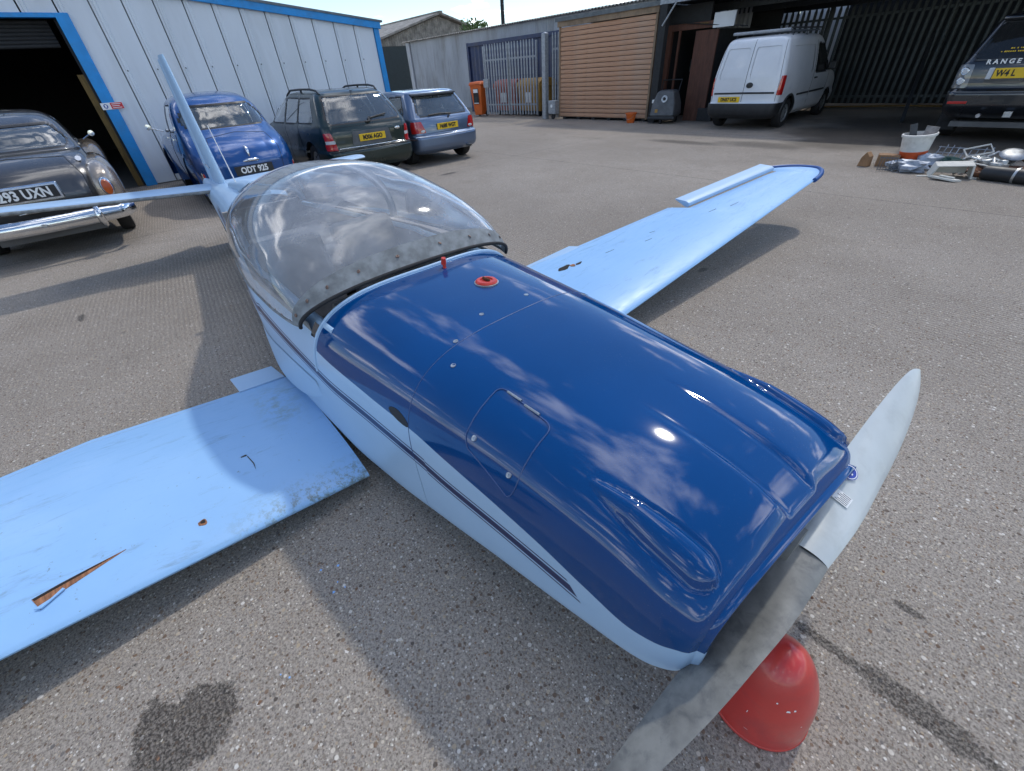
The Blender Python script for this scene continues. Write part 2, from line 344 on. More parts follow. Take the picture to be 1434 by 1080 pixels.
# ------------------------------------------------------------------ big clad workshop with blue trim (facade in the plane x = -12.7)
FX = -12.7
O1 = (FX, 3.0, 0)
shed = thing('industrial_shed', 'pale grey clad workshop with bright blue trim and open dark doorway', 'building', O1)
def gz(y): return 2.66+.115*(6.6-y) if y > -2.6 else 2.66+.115*(9.2)-.115*(-2.6-y)
ribs = [6.54]+[6.02-.5*k for k in range(28)]
def clad_panel(y0, y1, zb):
    # a shallow tray: flat sheet, folded edges and a raised rib on one side
    g = .012; ys = [y0+g, y0+g, y0+.045, y0+.06, y0+.10, y0+.115, y1-g, y1-g]; xo = [-.035, .0, 0, .018, .018, 0, 0, -.035]
    vv = []
    for yy, xx in zip(ys, xo): vv += [(FX+xx, yy, zb), (FX+xx, yy, gz(yy)-.02)]
    ff = [(2*i, 2*i+2, 2*i+3, 2*i+1) for i in range(len(ys)-1)]
    return vv, ff
for i in range(len(ribs)-1):
    y1, y0 = ribs[i], ribs[i+1]
    if y0 < -7.5: break
    spans = [(y0, y1, .02)]
    if -4.2 < y0 and y1 < .63: spans = [(y0, y1, 2.80)]
    for a, b, zb in spans:
        if b-a < .14: continue
        vv, ff = clad_panel(a, b, zb); mk('cladding_panel', vv, ff, MAT['white_clad'], shed, None, O1)
MB().box(FX-.06, FX-.045, .62, 6.55, .0, 2.6).prism([(FX-.045, .62, 2.6), (FX-.045, 6.55, 2.6), (FX-.045, 6.55, 2.64), (FX-.045, .62, 3.2)], (-.015, 0, 0)).build('backing_sheet', MAT['screw_grey'], shed, None, O1)
scr = mesh('screw', *(lambda b: (b.v, b.f))(MB().lathe([(.014, 0), (.014, .006), (.006, .012)], (0, 0, 0), (1, 0, 0), 8)), MAT['screw_grey'])
for i in range(11):
    for zz_ in (.75, 1.97): obj('screw', scr, shed, (FX+.019-O1[0], 1.02+.08+.5*i-O1[1], zz_))
# blue trims
MB().box(FX-.06, FX+.045, 6.54, 6.67, 0, 2.62).build('corner_trim', MAT['trim_blue'], shed, None, O1, .008)
MB().prism([(FX+.03, 6.72, gz(6.7)-.10), (FX+.03, 6.72, gz(6.7)+.06), (FX+.03, -2.6, gz(-2.6)+.07), (FX+.03, -2.6, gz(-2.6)-.09)], (.05, 0, 0)).build('verge_trim', MAT['trim_blue'], shed, None, O1, .006)
MB().prism([(FX+.03, -2.6, gz(-2.6)-.09), (FX+.03, -2.6, gz(-2.6)+.07), (FX+.03, -8, gz(-8)+.06), (FX+.03, -8, gz(-8)-.10)], (.05, 0, 0)).build('verge_trim', MAT['trim_blue'], shed, None, O1, .006)
for ya in (.44, -4.4): MB().box(FX-.10, FX+.05, ya, ya+.20, 0, 2.82).build('door_jamb', MAT['trim_blue'], shed, None, O1, .006)
MB().box(FX-.10, FX+.048, -4.2, .44, 2.755, 2.82).build('door_lintel', MAT['trim_blue'], shed, None, O1, .006)
MB().box(FX-.32, FX-.12, .30, .42, 0, 1.95).build('inner_door_post', MAT['yellow_wood'], shed, None, O1)
MB().box(FX-.18, FX-.11, .40, .44, 0, 2.74).build('shutter_guide', MAT['dark_inside'], shed, None, O1)
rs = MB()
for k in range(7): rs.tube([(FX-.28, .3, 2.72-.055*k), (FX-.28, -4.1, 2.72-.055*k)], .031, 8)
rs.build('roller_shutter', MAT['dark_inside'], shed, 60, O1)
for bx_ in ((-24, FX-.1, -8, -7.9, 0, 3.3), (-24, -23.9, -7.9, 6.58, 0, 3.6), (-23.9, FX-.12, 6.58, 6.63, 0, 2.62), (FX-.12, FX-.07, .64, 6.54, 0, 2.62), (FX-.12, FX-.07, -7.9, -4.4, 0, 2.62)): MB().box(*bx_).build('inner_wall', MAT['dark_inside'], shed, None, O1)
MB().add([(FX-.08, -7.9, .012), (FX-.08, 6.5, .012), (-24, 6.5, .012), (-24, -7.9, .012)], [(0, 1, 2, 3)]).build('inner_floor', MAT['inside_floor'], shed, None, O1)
rf = MB()
for sgn, (ya, yb) in ((1, (6.78, -2.6)), (-1, (-2.6, -8.1))):
    rf.prism([(FX+.1, ya, gz(min(ya, 6.7))+.07), (FX+.1, yb, gz(yb)+.10), (FX+.1, yb, gz(yb)+.04), (FX+.1, ya, gz(min(ya, 6.7))+.03)], (-11.5, 0, 0))
rf.build('roof', MAT['roof_sheet'], shed, None, O1)
MB().box(-24, FX-.06, 6.63, 6.66, 0, 2.64).build('side_wall', MAT['white_clad'], shed, None, O1)
# notice on the door jamb
sg = thing('notice_sign', 'small white and red warning notice fixed to the blue door jamb', 'sign', (FX+.053, .53, 1.44))
box('board', (0, .006, -.13, .22, -.055, .055), MAT['print_white'], sg)
box('red_panel', (.0065, .0085, .02, .215, -.05, .05), MAT['sign_red'], sg)
MB().lathe([(.036, .0065), (.036, .0085)], (0, -.06, 0), (1, 0, 0), 20).build('round_symbol', MAT['sign_blue'], sg)
MB().box(.009, .0098, -.075, -.045, -.02, .022).build('symbol_figure', MAT['print_white'], sg)
for k in range(3): box('print_line', (.009, .0098, .04, .19-.03*(k % 2), .025-.03*k, .035-.03*k), MAT['print_white'], sg)

# ------------------------------------------------------------------ corrugated grey range along the back
def corr(axis, a0, a1, d, z0, z1, pitch, amp, step=None, tilt=0.):
    """corrugated sheet standing in a plane; axis 'x' runs along x at y=d, 'y' runs along y at x=d"""
    n = int((a1-a0)/pitch*4)+1; aa = np.linspace(a0, a1, n); w = amp*np.sin((aa-a0)/pitch*2*np.pi)
    vv = []
    for a, q in zip(aa, w):
        p = (a, d+q) if axis == 'x' else (d+q, a)
        zt = z1(a) if callable(z1) else z1
        vv += [(p[0], p[1], z0), (p[0], p[1], zt)]
    return vv, [(2*i, 2*i+2, 2*i+3, 2*i+1) for i in range(n-1)]
O2 = (-19, 16.2, 0)
gb = thing('corrugated_building', 'long low grey corrugated steel building behind the navy container', 'building', O2)
b = MB()
for k in range(10):
    x0 = -27.6+2.0*k; vv, ff = corr('x', x0+.004, x0+1.996, 16.2-.004*(k % 2), 0, 3.12, .13, .018); mk('wall_sheet', vv, ff, MAT['grey_corr'], gb, 60, O2)
vv, ff = corr('y', 16.2, 24, -27.62, 0, 3.1, .13, .018); mk('wall_sheet', vv, ff, MAT['grey_corr'], gb, 60, O2)
# roof with corrugations running down the slope, its wavy edge shows above the wall
n = int(20/.16*6); xx_ = np.linspace(-27.8, -7.8, n); ww = .022*np.sin(xx_/.16*2*np.pi); vv = []
for a, q in zip(xx_, ww): vv += [(a, 15.98, 3.14+q), (a, 23.5, 3.5+q), (a, 15.98, 3.125+q), (a, 23.5, 3.48+q)]
ff = []
for i in range(n-1): j = 4*i; ff += [(j, j+4, j+5, j+1), (j+3, j+7, j+6, j+2), (j+2, j+6, j+4, j)]
mk('roof', vv, ff, MAT['asbestos'], gb, 60, O2)
MB().box(-27.66, -27.3, 16.10, 16.17, 0, 3.1).build('corner_post', MAT['grey_corr'], gb, None, O2)
MB().box(-10.8, -9.9, 15.95, 16.1, 2.86, 3.12).build('vent_box', MAT['steel_dark'], gb, None, O2)
O3 = (-36, 24.2, 0)
gbl = thing('gabled_barn', 'old barn with mossy gabled roof of grey corrugated sheet', 'building', O3)
zr = lambda y: 5.16-.265*abs(y-24.2)
for k in range(7):
    y0 = 17.0+2.06*k; vv, ff = corr('y', y0+.004, y0+2.056, -36, 3.42 if y0 < 21 else 0, lambda a: zr(a)-.02, .20, .03); mk('gable_sheet', vv, ff, MAT['asbestos'], gbl, 60, O3)
for s in (-1, 1):
    n = 60; vv = []
    ye = 24.2+s*7.5
    q = [(-35.6, 24.2, 5.34), (-35.6, ye, zr(ye)+.18), (-60, ye, zr(ye)+.18), (-60, 24.2, 5.34)]
    MB().prism(q, (0, 0, -.12)).build('roof_slope', MAT['asbestos'], gbl, None, O3)
MB().box(-60, -35.5, 24.05, 24.35, 5.26, 5.40).build('ridge_cap', MAT['asbestos'], gbl, None, O3)
MB().box(-36.1, -35.94, 18.9, 22.6, 0, 3.40).build('sliding_door', MAT['dark_green'], gbl, None, O3)
for ya, yb in ((17.2, 18.9), (22.6, 23.2)): MB().box(-36.05, -35.9, ya, yb, 0, 3.4).build('door_surround', MAT['grey_corr'], gbl, None, O3)
# ------------------------------------------------------------------ navy shipping container
O4 = (-15.6, 15.0, 0)
ct = thing('shipping_container', 'navy blue steel shipping container behind the open grey gate', 'container', O4)
vv, ff = corr('x', -19.5, -13.0, 14.56, .12, 2.46, .28, .022); mk('corrugated_side', vv, ff, MAT['navy'], ct, 40, O4)
MB().box(-19.5, -13.0, 14.6, 15.98, .1, 2.5).build('shell', MAT['navy'], ct, None, O4)
for xx0 in (-19.6, -13.1): MB().box(xx0, xx0+.14, 14.50, 14.62, 0, 2.58).build('corner_post', MAT['navy'], ct, None, O4, .01)
MB().box(-19.46, -13.1, 14.505, 14.60, 2.44, 2.57).build('top_rail', MAT['navy'], ct, None, O4, .01)
MB().box(-19.46, -13.1, 14.505, 14.60, 0, .14).build('bottom_rail', MAT['navy'], ct, None, O4, .01)
# ------------------------------------------------------------------ palisade pieces
def pale_mesh(name, h, w, mat, spiked=True):
    zt = h-.10 if spiked else h
    b = MB(); prof = [(-w/2, 0), (-w/4, -.022), (w/4, -.022), (w/2, 0)]
    vv = []
    for (a, d) in prof: vv += [(a, d, 0), (a, d, zt)]
    b.add(vv, [(0, 2, 3, 1), (2, 4, 5, 3), (4, 6, 7, 5)])
    if spiked: b.add([(-w/2, 0, zt), (-w/4, -.022, zt), (w/4, -.022, zt), (w/2, 0, zt), (-w/4, -.01, h), (0, -.012, h-.02), (w/4, -.01, h)], [(0, 1, 4), (1, 5, 4), (1, 2, 5), (2, 6, 5), (2, 3, 6)])
    o = mesh(name, b.v, b.f, mat); return o
def palisade(root, a, bb, h, npale, w, mat, z0=.06, rails=(.35, 1.9)):
    a = Vector(a); bb = Vector(bb); d = (bb-a); ang = math.atan2(d.y, d.x); pmh = pale_mesh('pale', h-z0, w, mat)
    off = Vector((-d.normalized().y, d.normalized().x, 0))
    for k in range(npale):
        p = a+d*((k+.5)/npale); q = obj('pale', pmh, root, (p.x-root.location.x-off.x*.03, p.y-root.location.y-off.y*.03, z0+rng.uniform(-.008, .008)), (0, rng.uniform(-.006, .006), ang))
    for zr_ in rails:
        MB().beam(a+Vector((0, 0, zr_)), bb+Vector((0, 0, zr_)), .04, .055).build('rail', mat, root, None, tuple(root.location))
gt = thing('palisade_gate', 'grey galvanised palisade gate leaf standing open in front of the bins', 'gate', (-14.8, 13.05, 0))
palisade(gt, (-16.35, 12.92, 0), (-13.75, 13.2, 0), 2.36, 18, .068, MAT['galv'], .10, (.42, 1.86))
for p in ((-16.4, 12.91), (-15.1, 13.06), (-13.72, 13.2)): MB().box(p[0]-.03, p[0]+.03, p[1], p[1]+.06, .08, 2.30 if p[0] > -15.2 or p[0] < -16 else 1.9).build('stile', MAT['galv'], gt, None, tuple(gt.location), .006)
MB().box(-16.42, -16.1, 12.83, 12.87, 1.0, 1.28).build('lock_box', MAT['galv'], gt, None, tuple(gt.location), .006)
gp = thing('gate_post', 'thick grey square steel gate post left of the timber shed', 'post', (-12.95, 12.9, 0))
box('post', (-.085, .085, -.085, .085, 0, 2.42), MAT['galv'], gp, bevel=.01); MB().add([(-.09, -.09, 2.42), (.09, -.09, 2.42), (.09, .09, 2.42), (-.09, .09, 2.42), (0, 0, 2.46)], [(0, 1, 4), (1, 2, 4), (2, 3, 4), (3, 0, 4)]).build('cap', MAT['galv'], gp)
sf = thing('palisade_fence', 'short grey palisade fence between the gate post and timber shed', 'fence', (-12.6, 13.1, 0))
palisade(sf, (-12.85, 13.15, 0), (-12.35, 13.15, 0), 2.44, 4, .068, MAT['galv'], .05, (.4, 2.0))
# ------------------------------------------------------------------ timber shed with log lap boards
O5 = (-10.55, 14.3, 0)
ts = thing('timber_shed', 'timber shed clad in brown log lap boards with grey felt edge', 'shed', O5)
nb = 20; bh = 2.44/nb
prof = [(0, 0), (-.003, .006), (-.010, .016), (-.013, .05), (-.012, .085), (-.008, bh-.018), (.004, bh-.013)]
vv = []
for xq in (-1.80, 1.80):
    for (d, zq) in prof: vv.append((xq, d, zq))
k = len(prof); lm = mesh('log_board', vv, [(i, k+i, k+i+1, i+1) for i in range(k-1)]+[tuple(range(k)), tuple(range(2*k-1, k-1, -1))], MAT['log_pine'], 50)
for i in range(nb): obj('log_board', lm, ts, (0, 13.05-O5[1]+rng.uniform(-.002, .002), .08+i*bh), (rng.uniform(-.008, .008), 0, 0))
vv = []
for yq in (13.08, 15.7):
    for (d, zq) in prof: vv.append((-d, yq-O5[1], zq))
lm2 = mesh('side_board', vv, [(i, k+i, k+i+1, i+1) for i in range(k-1)], MAT['log_pine'], 50)
for i in range(nb): obj('side_board', lm2, ts, (1.80, 0, .08+i*bh))
box('core', (-12.33, -8.77, 13.06, 15.7, .06, 2.5), MAT['black_wood'], ts, O5)
for (xa, xb) in ((-12.40, -12.345), (-8.755, -8.69)): box('corner_board', (xa, xb, 13.005, 13.07, .06, 2.53), MAT['pine_trim'], ts, O5, .004)
box('fascia_board', (-12.45, -8.66, 12.98, 13.02, 2.525, 2.70), MAT['pine_trim'], ts, O5, .004)
MB().prism([(-12.5, 12.93, 2.705), (-8.6, 12.93, 2.705), (-8.6, 15.8, 2.60), (-12.5, 15.8, 2.60)], (0, 0, .05)).box(-12.5, -8.6, 12.92, 12.93, 2.66, 2.752).build('felt_roof', MAT['felt_grey'], ts, None, O5)
for q in range(6): box('skid', (-12.2+q*.66, -12.08+q*.66, 13.03, 15.6, 0, .06), MAT['black_wood'], ts, O5)
# ------------------------------------------------------------------ lean-to over the van
O6 = (-4, 15.5, 0)
lt = thing('lean_to', 'dark open lean-to with ribbed steel roof above the white van', 'shelter', O6)
n = int(5.6/.18*4); yy_ = np.linspace(12.95, 18.6, n); ww = .025*np.sin(yy_/.18*2*np.pi); vv = []
for a, q in zip(yy_, ww): zc_ = 2.72-.018*(a-13)+q; vv += [(-8.55, a, zc_), (7, a, zc_), (-8.55, a, zc_+.012), (7, a, zc_+.012)]
ff = []
for i in range(n-1): j = 4*i; ff += [(j, j+1, j+5, j+4), (j+2, j+6, j+7, j+3), (j, j+4, j+6, j+2)]
ff += [(0, 2, 3, 1)]
mk('roof_sheet', vv, ff, MAT['roof_sheet'], lt, 60, O6)
MB().prism([(-2.2, 11.35, 2.76), (7, 11.35, 2.76), (7, 12.93, 2.74), (-2.2, 12.93, 2.74)], (0, 0, .03)).build('roof_extension', MAT['roof_sheet'], lt, None, O6)
MB().box(-8.6, 7, 12.90, 12.945, 2.66, 2.80).build('eaves_beam', MAT['galv'], lt, None, O6)
for y_ in (14.6, 16.2, 18.0): MB().box(-8.5, 7, y_, y_+.06, 2.50-.018*(y_-13), 2.66-.018*(y_-13)).build('purlin', MAT['steel_dark'], lt, None, O6)
for x_ in (-8.45, 3.5): MB().box(x_-.11, x_+.11, 12.86, 13.04, 0, 2.66).build('post', MAT['black_wood'], lt, None, O6, .008)
MB().tube([(-8.42, 12.84, 2.22), (-8.08, 12.84, 2.66)], .022, 10).build('diagonal_brace', MAT['galv'], lt, 60, O6)
MB().box(-9.0, 7, 18.45, 18.5, 0, 2.6).build('rear_wall', MAT['back_wall'], lt, None, O6)
bpy.data.objects.remove([o for o in lt.children if o.name.startswith('rear_wall')][0])
MB().box(-5.95, 7, 18.9, 19.0, 0, 3.0).build('rear_wall', MAT['back_wall'], lt, None, O6)
wb = thing('white_hoarding', 'white sheet wall showing through the black palisade above the van', 'wall', (-8.5, 19.6, 0))
for q in range(6): box('sheet', (-2.9+q*.95, -1.97+q*.95, 0, .03, 0, 2.9), MAT['white_sheet'], wb)
# brown timber partition and doorway left of the van
O7 = (-8.1, 14.6, 0)
pt = thing('timber_partition', 'dark brown timber partition with open doorway beside the van', 'partition', O7)
MB().box(-8.76, -8.54, 13.54, 13.66, 0, 2.16).build('door_post', MAT['brown_ply'], pt, None, O7, .006)
MB().box(-7.80, -7.16, 13.54, 13.60, 0, 2.06).build('door_panel', MAT['brown_ply'], pt, None, O7, .006)
MB().box(-8.32, -8.26, 13.54, 13.60, 0, 2.1).build('door_jamb', MAT['brown_ply'], pt, None, O7, .004)
MB().box(-8.8, -6.9, 13.52, 13.64, 2.10, 2.24).build('lintel', MAT['brown_ply'], pt, None, O7, .006)
MB().box(-8.7, -7.45, 13.56, 13.62, 2.24, 2.62).build('upper_board', MAT['black_wood'], pt, None, O7)
MB().box(-8.70, -8.64, 13.66, 16.6, 0, 2.6).build('inner_wall', MAT['black_wood'], pt, None, O7)
MB().box(-8.64, -6.9, 16.6, 16.65, 0, 2.6).build('inner_wall', MAT['black_wood'], pt, None, O7)
MB().box(-7.22, -7.17, 13.60, 16.6, 0, 2.06).build('inner_wall', MAT['black_wood'], pt, None, O7)
MB().box(-7.30, -6.74, 13.46, 13.50, 2.08, 2.38).build('white_panel', MAT['white_sheet'], pt, None, O7)
MB().tube([(-8.5, 13.46, 2.30), (-7.4, 13.46, 2.16), (-6.4, 13.5, 2.05)], .012, 6).build('cable', MAT['black_wood'], pt, None, O7)
MB().box(-7.70, -7.46, 13.50, 13.52, 2.19, 2.215).build('shelf_edge', MAT['yellow_wood'], pt, None, O7)
# black palisade behind the van
bpf = thing('black_palisade', 'tall black steel palisade fence at the back of the lean-to', 'fence', (-3, 17.8, 0))
palisade(bpf, (-9.3, 17.8, 0), (3.4, 17.8, 0), 2.42, 78, .085, MAT['pale_dark'], .10, (.26, 2.14))
for x_ in (-6.05, -3.2, -.4): MB().box(x_-.05, x_+.05, 17.84, 17.94, 0, 2.45).build('post', MAT['pale_dark'], bpf, None, tuple(bpf.location))
pl = MB().beam((-2.66, 14.3, 0), (-3.25, 16.9, 1.6), .07, .09).build('leaning_rail', MAT['steel_dark'], None); tag(pl, 'dark steel rail leaning at an angle in front of the black palisade', 'rail')
yp = MB().tube([(-5.3, 17.3, .04), (-4.2, 17.42, .05), (-3.4, 17.4, .07), (-2.2, 17.5, .05)], .022, 8).build('yellow_pipe', MAT['yellow_wood'], None, 60); tag(yp, 'thin yellow pipe lying along the foot of the black palisade', 'pipe')
# pole and far tree
up = thing('utility_pole', 'dark utility pole rising behind the grey corrugated roof', 'pole', (-25.7, 22, 0))
MB().tube([(0, 0, 0), (0, 0, 3), (.02, 0, 6.4)], [.14, .12, .10], 12).build('shaft', MAT['black_wood'], up, 60)
MB().box(-.5, .5, -.05, .05, 5.6, 5.72).build('crossarm', MAT['black_wood'], up)
for q in (.32, .62, .95): MB().tube([(-.13, -.02, 4.0+q), (.13, -.02, 4.05+q)], .025, 6).build('step_iron', MAT['galv'], up)
wr = MB()
for k in range(3): 
    pts = [Vector((-25.7, 22, 5.75)).lerp(Vector((-60, -4+3*k, 11.5+.8*k)), t)+Vector((0, 0, -1.2*math.sin(math.pi*t))) for t in np.linspace(0, 1, 14)]
    MB().tube(pts, .012, 5).build('overhead_wire', MAT['black_wood'], up, None, (-25.7, 22, 0))
leafm, T = newmat('leaf_green'); T.set(T.b, 'Base Color', T.mix(T.noise(T.o, 3, 3), (.03, .065, .012), (.10, .17, .03))); T.b.inputs['Roughness'].default_value = .6
def leafcrown(name, c, rad, n, parent, size):
    vv = []; ff = []
    for i in range(n):
        d = rng.normal(size=3); d /= np.linalg.norm(d); p = np.array(c)+d*np.array(rad)*(rng.uniform(.35, 1.0)**.5)*(1+.25*math.sin(d[0]*5+d[2]*4))
        a = rng.normal(size=3); a /= np.linalg.norm(a); bq = np.cross(a, rng.normal(size=3)); bq /= np.linalg.norm(bq); s = size*rng.uniform(.6, 1.3); j = len(vv)
        vv += [p-a*s, p+bq*s*.5, p+a*s, p-bq*s*.5]; ff.append((j, j+1, j+2, j+3))
    return mk(name, vv, ff, leafm, parent)
tr = thing('far_tree', 'small green treetop showing above the grey corrugated roof', 'tree', (-31, 24, 0))
MB().tube([(0, 0, 0), (.05, .1, 1.8), (0, 0, 3.4)], [.16, .12, .05], 8).tube([(.04, .05, 2), (.7, .2, 3.5)], [.07, .02], 6).tube([(.04, .05, 2.2), (-.6, -.3, 3.6)], [.07, .02], 6).build('trunk', MAT['black_wood'], tr, 60)
leafcrown('crown', (0, 0, 3.7), (1.2, 1.2, .85), 900, tr, .12)
# ------------------------------------------------------------------ vehicles
def psdf(poly, r):
    P = np.array(poly, float)
    cen = P.mean(0); P = cen+(P-cen)*(1-0.0)
    def f(a, b):
        p = np.stack([a, b], -1); d = np.full(a.shape, 1e9); s = np.ones(a.shape); n = len(P)
        for i in range(n):
            j = (i-1) % n; e = P[j]-P[i]; w = p-P[i]; t = np.clip((w@e)/(e@e), 0, 1); q = w-t[..., None]*e; d = np.minimum(d, (q**2).sum(-1))
            c1 = p[..., 1] >= P[i][1]; c2 = p[..., 1] < P[j][1]; c3 = e[0]*w[..., 1] > e[1]*w[..., 0]
            fl = (c1 & c2 & c3) | (~c1 & ~c2 & ~c3); s = np.where(fl, -s, s)
        return s*np.sqrt(d)
    if r <= 0: return f
    # rounded: shrink polygon by r towards the centroid side, then inflate
    m = len(P); Q = []
    area = 0.5*sum(P[i][0]*P[(i+1) % m][1]-P[(i+1) % m][0]*P[i][1] for i in range(m)); sg = 1 if area > 0 else -1
    for i in range(m):
        e0 = P[i]-P[i-1]; e1 = P[(i+1) % m]-P[i]; n0 = sg*np.array([-e0[1], e0[0]])/np.linalg.norm(e0); n1 = sg*np.array([-e1[1], e1[0]])/np.linalg.norm(e1)
        bis = n0+n1; Q.append(P[i]+bis*r/max(.3, (1+n0@n1)))
    g = psdf(Q, 0)
    return lambda a, b: g(a, b)-r
def circ(cx, cz, r): return lambda a, b: np.hypot(a-cx, b-cz)-r
class Car:
    def __init__(s, name, label, loc, rz, rings, paint, crown=.05, rr=.16, rf=.3, wheels=(), wr=.30, arch=.36, cuts=(), dens=120, cat='car', rimmat='tyre_rim', ww=.19, seal=.018, inside=True, floor=.30, group=None, endtaper=.06):
        s.root = thing(name, label, cat, loc, rz, group); s.paint = paint
        A = np.array(rings, float); t = np.r_[0, np.cumsum(np.maximum(.02, np.hypot(np.diff(A[:, 0]), np.maximum(np.abs(np.diff(A[:, 1])), np.abs(np.diff(A[:, 4])))*.8)))]
        tt = np.linspace(0, t[-1], dens); zr, xr, zf, xf, w = [pch(t, A[:, i])(tt) for i in range(5)]
        nr, na, ns, nf = 46, 14, 120, 10
        half = []
        RR = np.minimum(np.minimum(rr, .45*(xf-xr)), .95*w); RF = np.minimum(np.minimum(rf, .45*(xf-xr)), .95*w); CR = np.minimum(crown, .2*(xf-xr))
        ye = w-RR
        for u in np.linspace(0, 1, nr, endpoint=False): y = ye*u; half.append((xr+CR*(y/w)**2, y))
        xc = xr+CR*(ye/w)**2+RR
        for u in np.linspace(0, 1, na, endpoint=False): a = math.pi-u*math.pi/2; half.append((xc+RR*math.cos(a), ye+RR*math.sin(a)))
        xe = xf-RF
        for u in np.linspace(0, 1, ns, endpoint=False):
            u2 = u; half.append((xc+(xe-xc)*u2, w*(1+0*u)))
        for u in np.linspace(0, 1, nf, endpoint=False): a = math.pi/2-u*math.pi/2; half.append((xe+RF*math.cos(a), (w-RF)+RF*math.sin(a)))
        for u in np.linspace(0, 1, nf): half.append((xf+0*w, (w-RF)*(1-u)))
        H = np.array(half)  # (nh,2,dens)
        full = np.concatenate([H, H[-2:0:-1]*np.array([1, -1])[None, :, None]], 0); nu = len(full)
        X_ = full[:, 0]; Y_ = full[:, 1]; fr = np.clip((X_-xr)/np.maximum(.01, xf-xr), 0, 1); Z_ = zr+(zf-zr)*fr
        Y_ = Y_*(1-endtaper*np.clip((fr-.75)/.25, 0, 1)**2-endtaper*.6*np.clip((.22-fr)/.22, 0, 1)**2)
        V = np.stack([X_, Y_, Z_], -1).reshape(-1, 3); F = gridfaces(nu, dens, True)
        s.V = V
        def nrm(V):
            a, b, c, d = (V[F[:, i]] for i in range(4)); n = np.cross(c-a, d-b); return n/np.maximum(1e-9, np.linalg.norm(n, axis=1))[:, None]
        fn = nrm(V)
        if (fn*(V[F].mean(1)-np.array([V[:, 0].mean(), 0, .7]))).sum() < 0: F = F[:, ::-1]; fn = -fn
        s.bvh = BVHTree.FromPolygons(V.tolist(), F.tolist())
        vn = np.zeros_like(V)
        for i in range(4): np.add.at(vn, F[:, i], fn)
        vn /= np.maximum(1e-9, np.linalg.norm(vn, axis=1))[:, None]; V0 = V.copy()
        ids = np.zeros(len(F), int); sealm = np.zeros(len(F), bool); drop = np.zeros(len(F), bool)
        cuts = list(cuts)
        for (wx, _) in wheels:
            for sd in ('sideL', 'sideR'): cuts.append((None, None, sd, circ(wx, wr, arch), 0, 0))
        xmid = V[:, 0].mean()
        def valid(plane, P, n, soft=0):
            if plane == 'rear': return (n[:, 0] < -.12+soft) & (P[:, 0] < xmid)
            if plane == 'front': return (n[:, 0] > .12-soft) & (P[:, 0] > xmid)
            if plane == 'rearwrap': return (P[:, 0] < .75)
            if plane == 'rearcorner': return (P[:, 0] < .26)
            if plane == 'sideL': return (n[:, 1] > .35-soft) & (P[:, 1] > .2)
            if plane == 'sideR': return (n[:, 1] < -.35+soft) & (P[:, 1] < -.2)
        for k, (nm, mat, plane, poly, r, off) in enumerate(cuts, 1):
            sd = poly if callable(poly) else psdf(poly, r)
            ax = 1 if plane.startswith('rear') or plane == 'front' else 0
            a, z = V[:, ax].copy(), V[:, 2].copy(); ok = valid(plane, V, vn, .1)
            d = sd(a, z); near = ok & (np.abs(d) < .016); e = 1e-3
            ga = (sd(a+e, z)-d)/e; gzz = (sd(a, z+e)-d)/e
            V[near, ax] = (a-d*ga)[near]; V[near, 2] = (z-d*gzz)[near]
            cen = V[F].mean(1); dd = sd(cen[:, ax], cen[:, 2]); okf = valid(plane, cen, fn)
            ins = okf & (dd < 0)
            if nm is None: drop |= ins
            else:
                ids[ins] = k
                if nm.endswith('window') and seal: sealm |= okf & (dd >= 0) & (dd < seal)
        vn2 = vn
        ins = (ids == 0) & ~drop
        me = s._sub(V, F[ins], [MAT[paint], MAT['plastic_black']]); 
        mi = sealm[ins].astype(np.int32); me.polygons.foreach_set('material_index', mi)
        s.body = obj('body', me, s.root)
        for k, (nm, mat, plane, poly, r, off) in enumerate(cuts, 1):
            if nm is None: continue
            q = (ids == k) & ~drop
            if q.any(): 
                if nm.endswith('window') or off == 0: obj(nm, s._sub(V+vn2*off, F[q], [MAT[mat]]), s.root)
                else:
                    obj(nm, s._sub(V+vn2*off, F[q], [MAT[mat]], V if off > 0 else None), s.root)
        # running gear
        for (wx, wy) in wheels:
            for sgn in (1, -1): s.wheel(wx, sgn*wy, wr, ww, rimmat)
        L = A[:, 3].max(); wmax = A[:, 4].max()
        MB().box(.25, L-.3, -wmax+.24, wmax-.24, floor-.08, floor).box(.4, L-.5, -.3, .3, .2, floor-.08).build('underbody', MAT['car_inside'], s.root)
        for (wx, _) in wheels:
            for sgn in (1, -1):
                y0, y1 = sorted((sgn*(wmax-.30), sgn*(wmax-.29))); 
                MB().box(wx-arch-.02, wx+arch+.02, y0, y1, floor, wr+arch+.02).box(wx-arch-.03, wx+arch+.03, min(y1, sgn*(wmax-.05)) if sgn < 0 else y0, max(y0, sgn*(wmax-.05)) if sgn > 0 else y1, wr+arch+.015, wr+arch+.03).build('wheel_housing', MAT['rubber'], s.root)
    def _sub(s, V, F, mats, rim=None):
        u, inv = np.unique(F, return_inverse=True); f2 = inv.reshape(F.shape); v2 = V[u]
        if rim is not None:   # close the raised patch back to the body with a side wall
            e = np.concatenate([f2[:, [i, (i+1) % 4]] for i in range(4)]); key = np.sort(e, 1); uu, idx, cnt = np.unique(key, axis=0, return_index=True, return_counts=True)
            be = e[idx[cnt == 1]]; n0 = len(v2); v2 = np.concatenate([v2, rim[u]-(V[u]-rim[u])*.3]); f2 = np.concatenate([f2, np.stack([be[:, 1], be[:, 0], be[:, 0]+n0, be[:, 1]+n0], 1)])
        return mesh('panel', v2, f2, mats, 50)
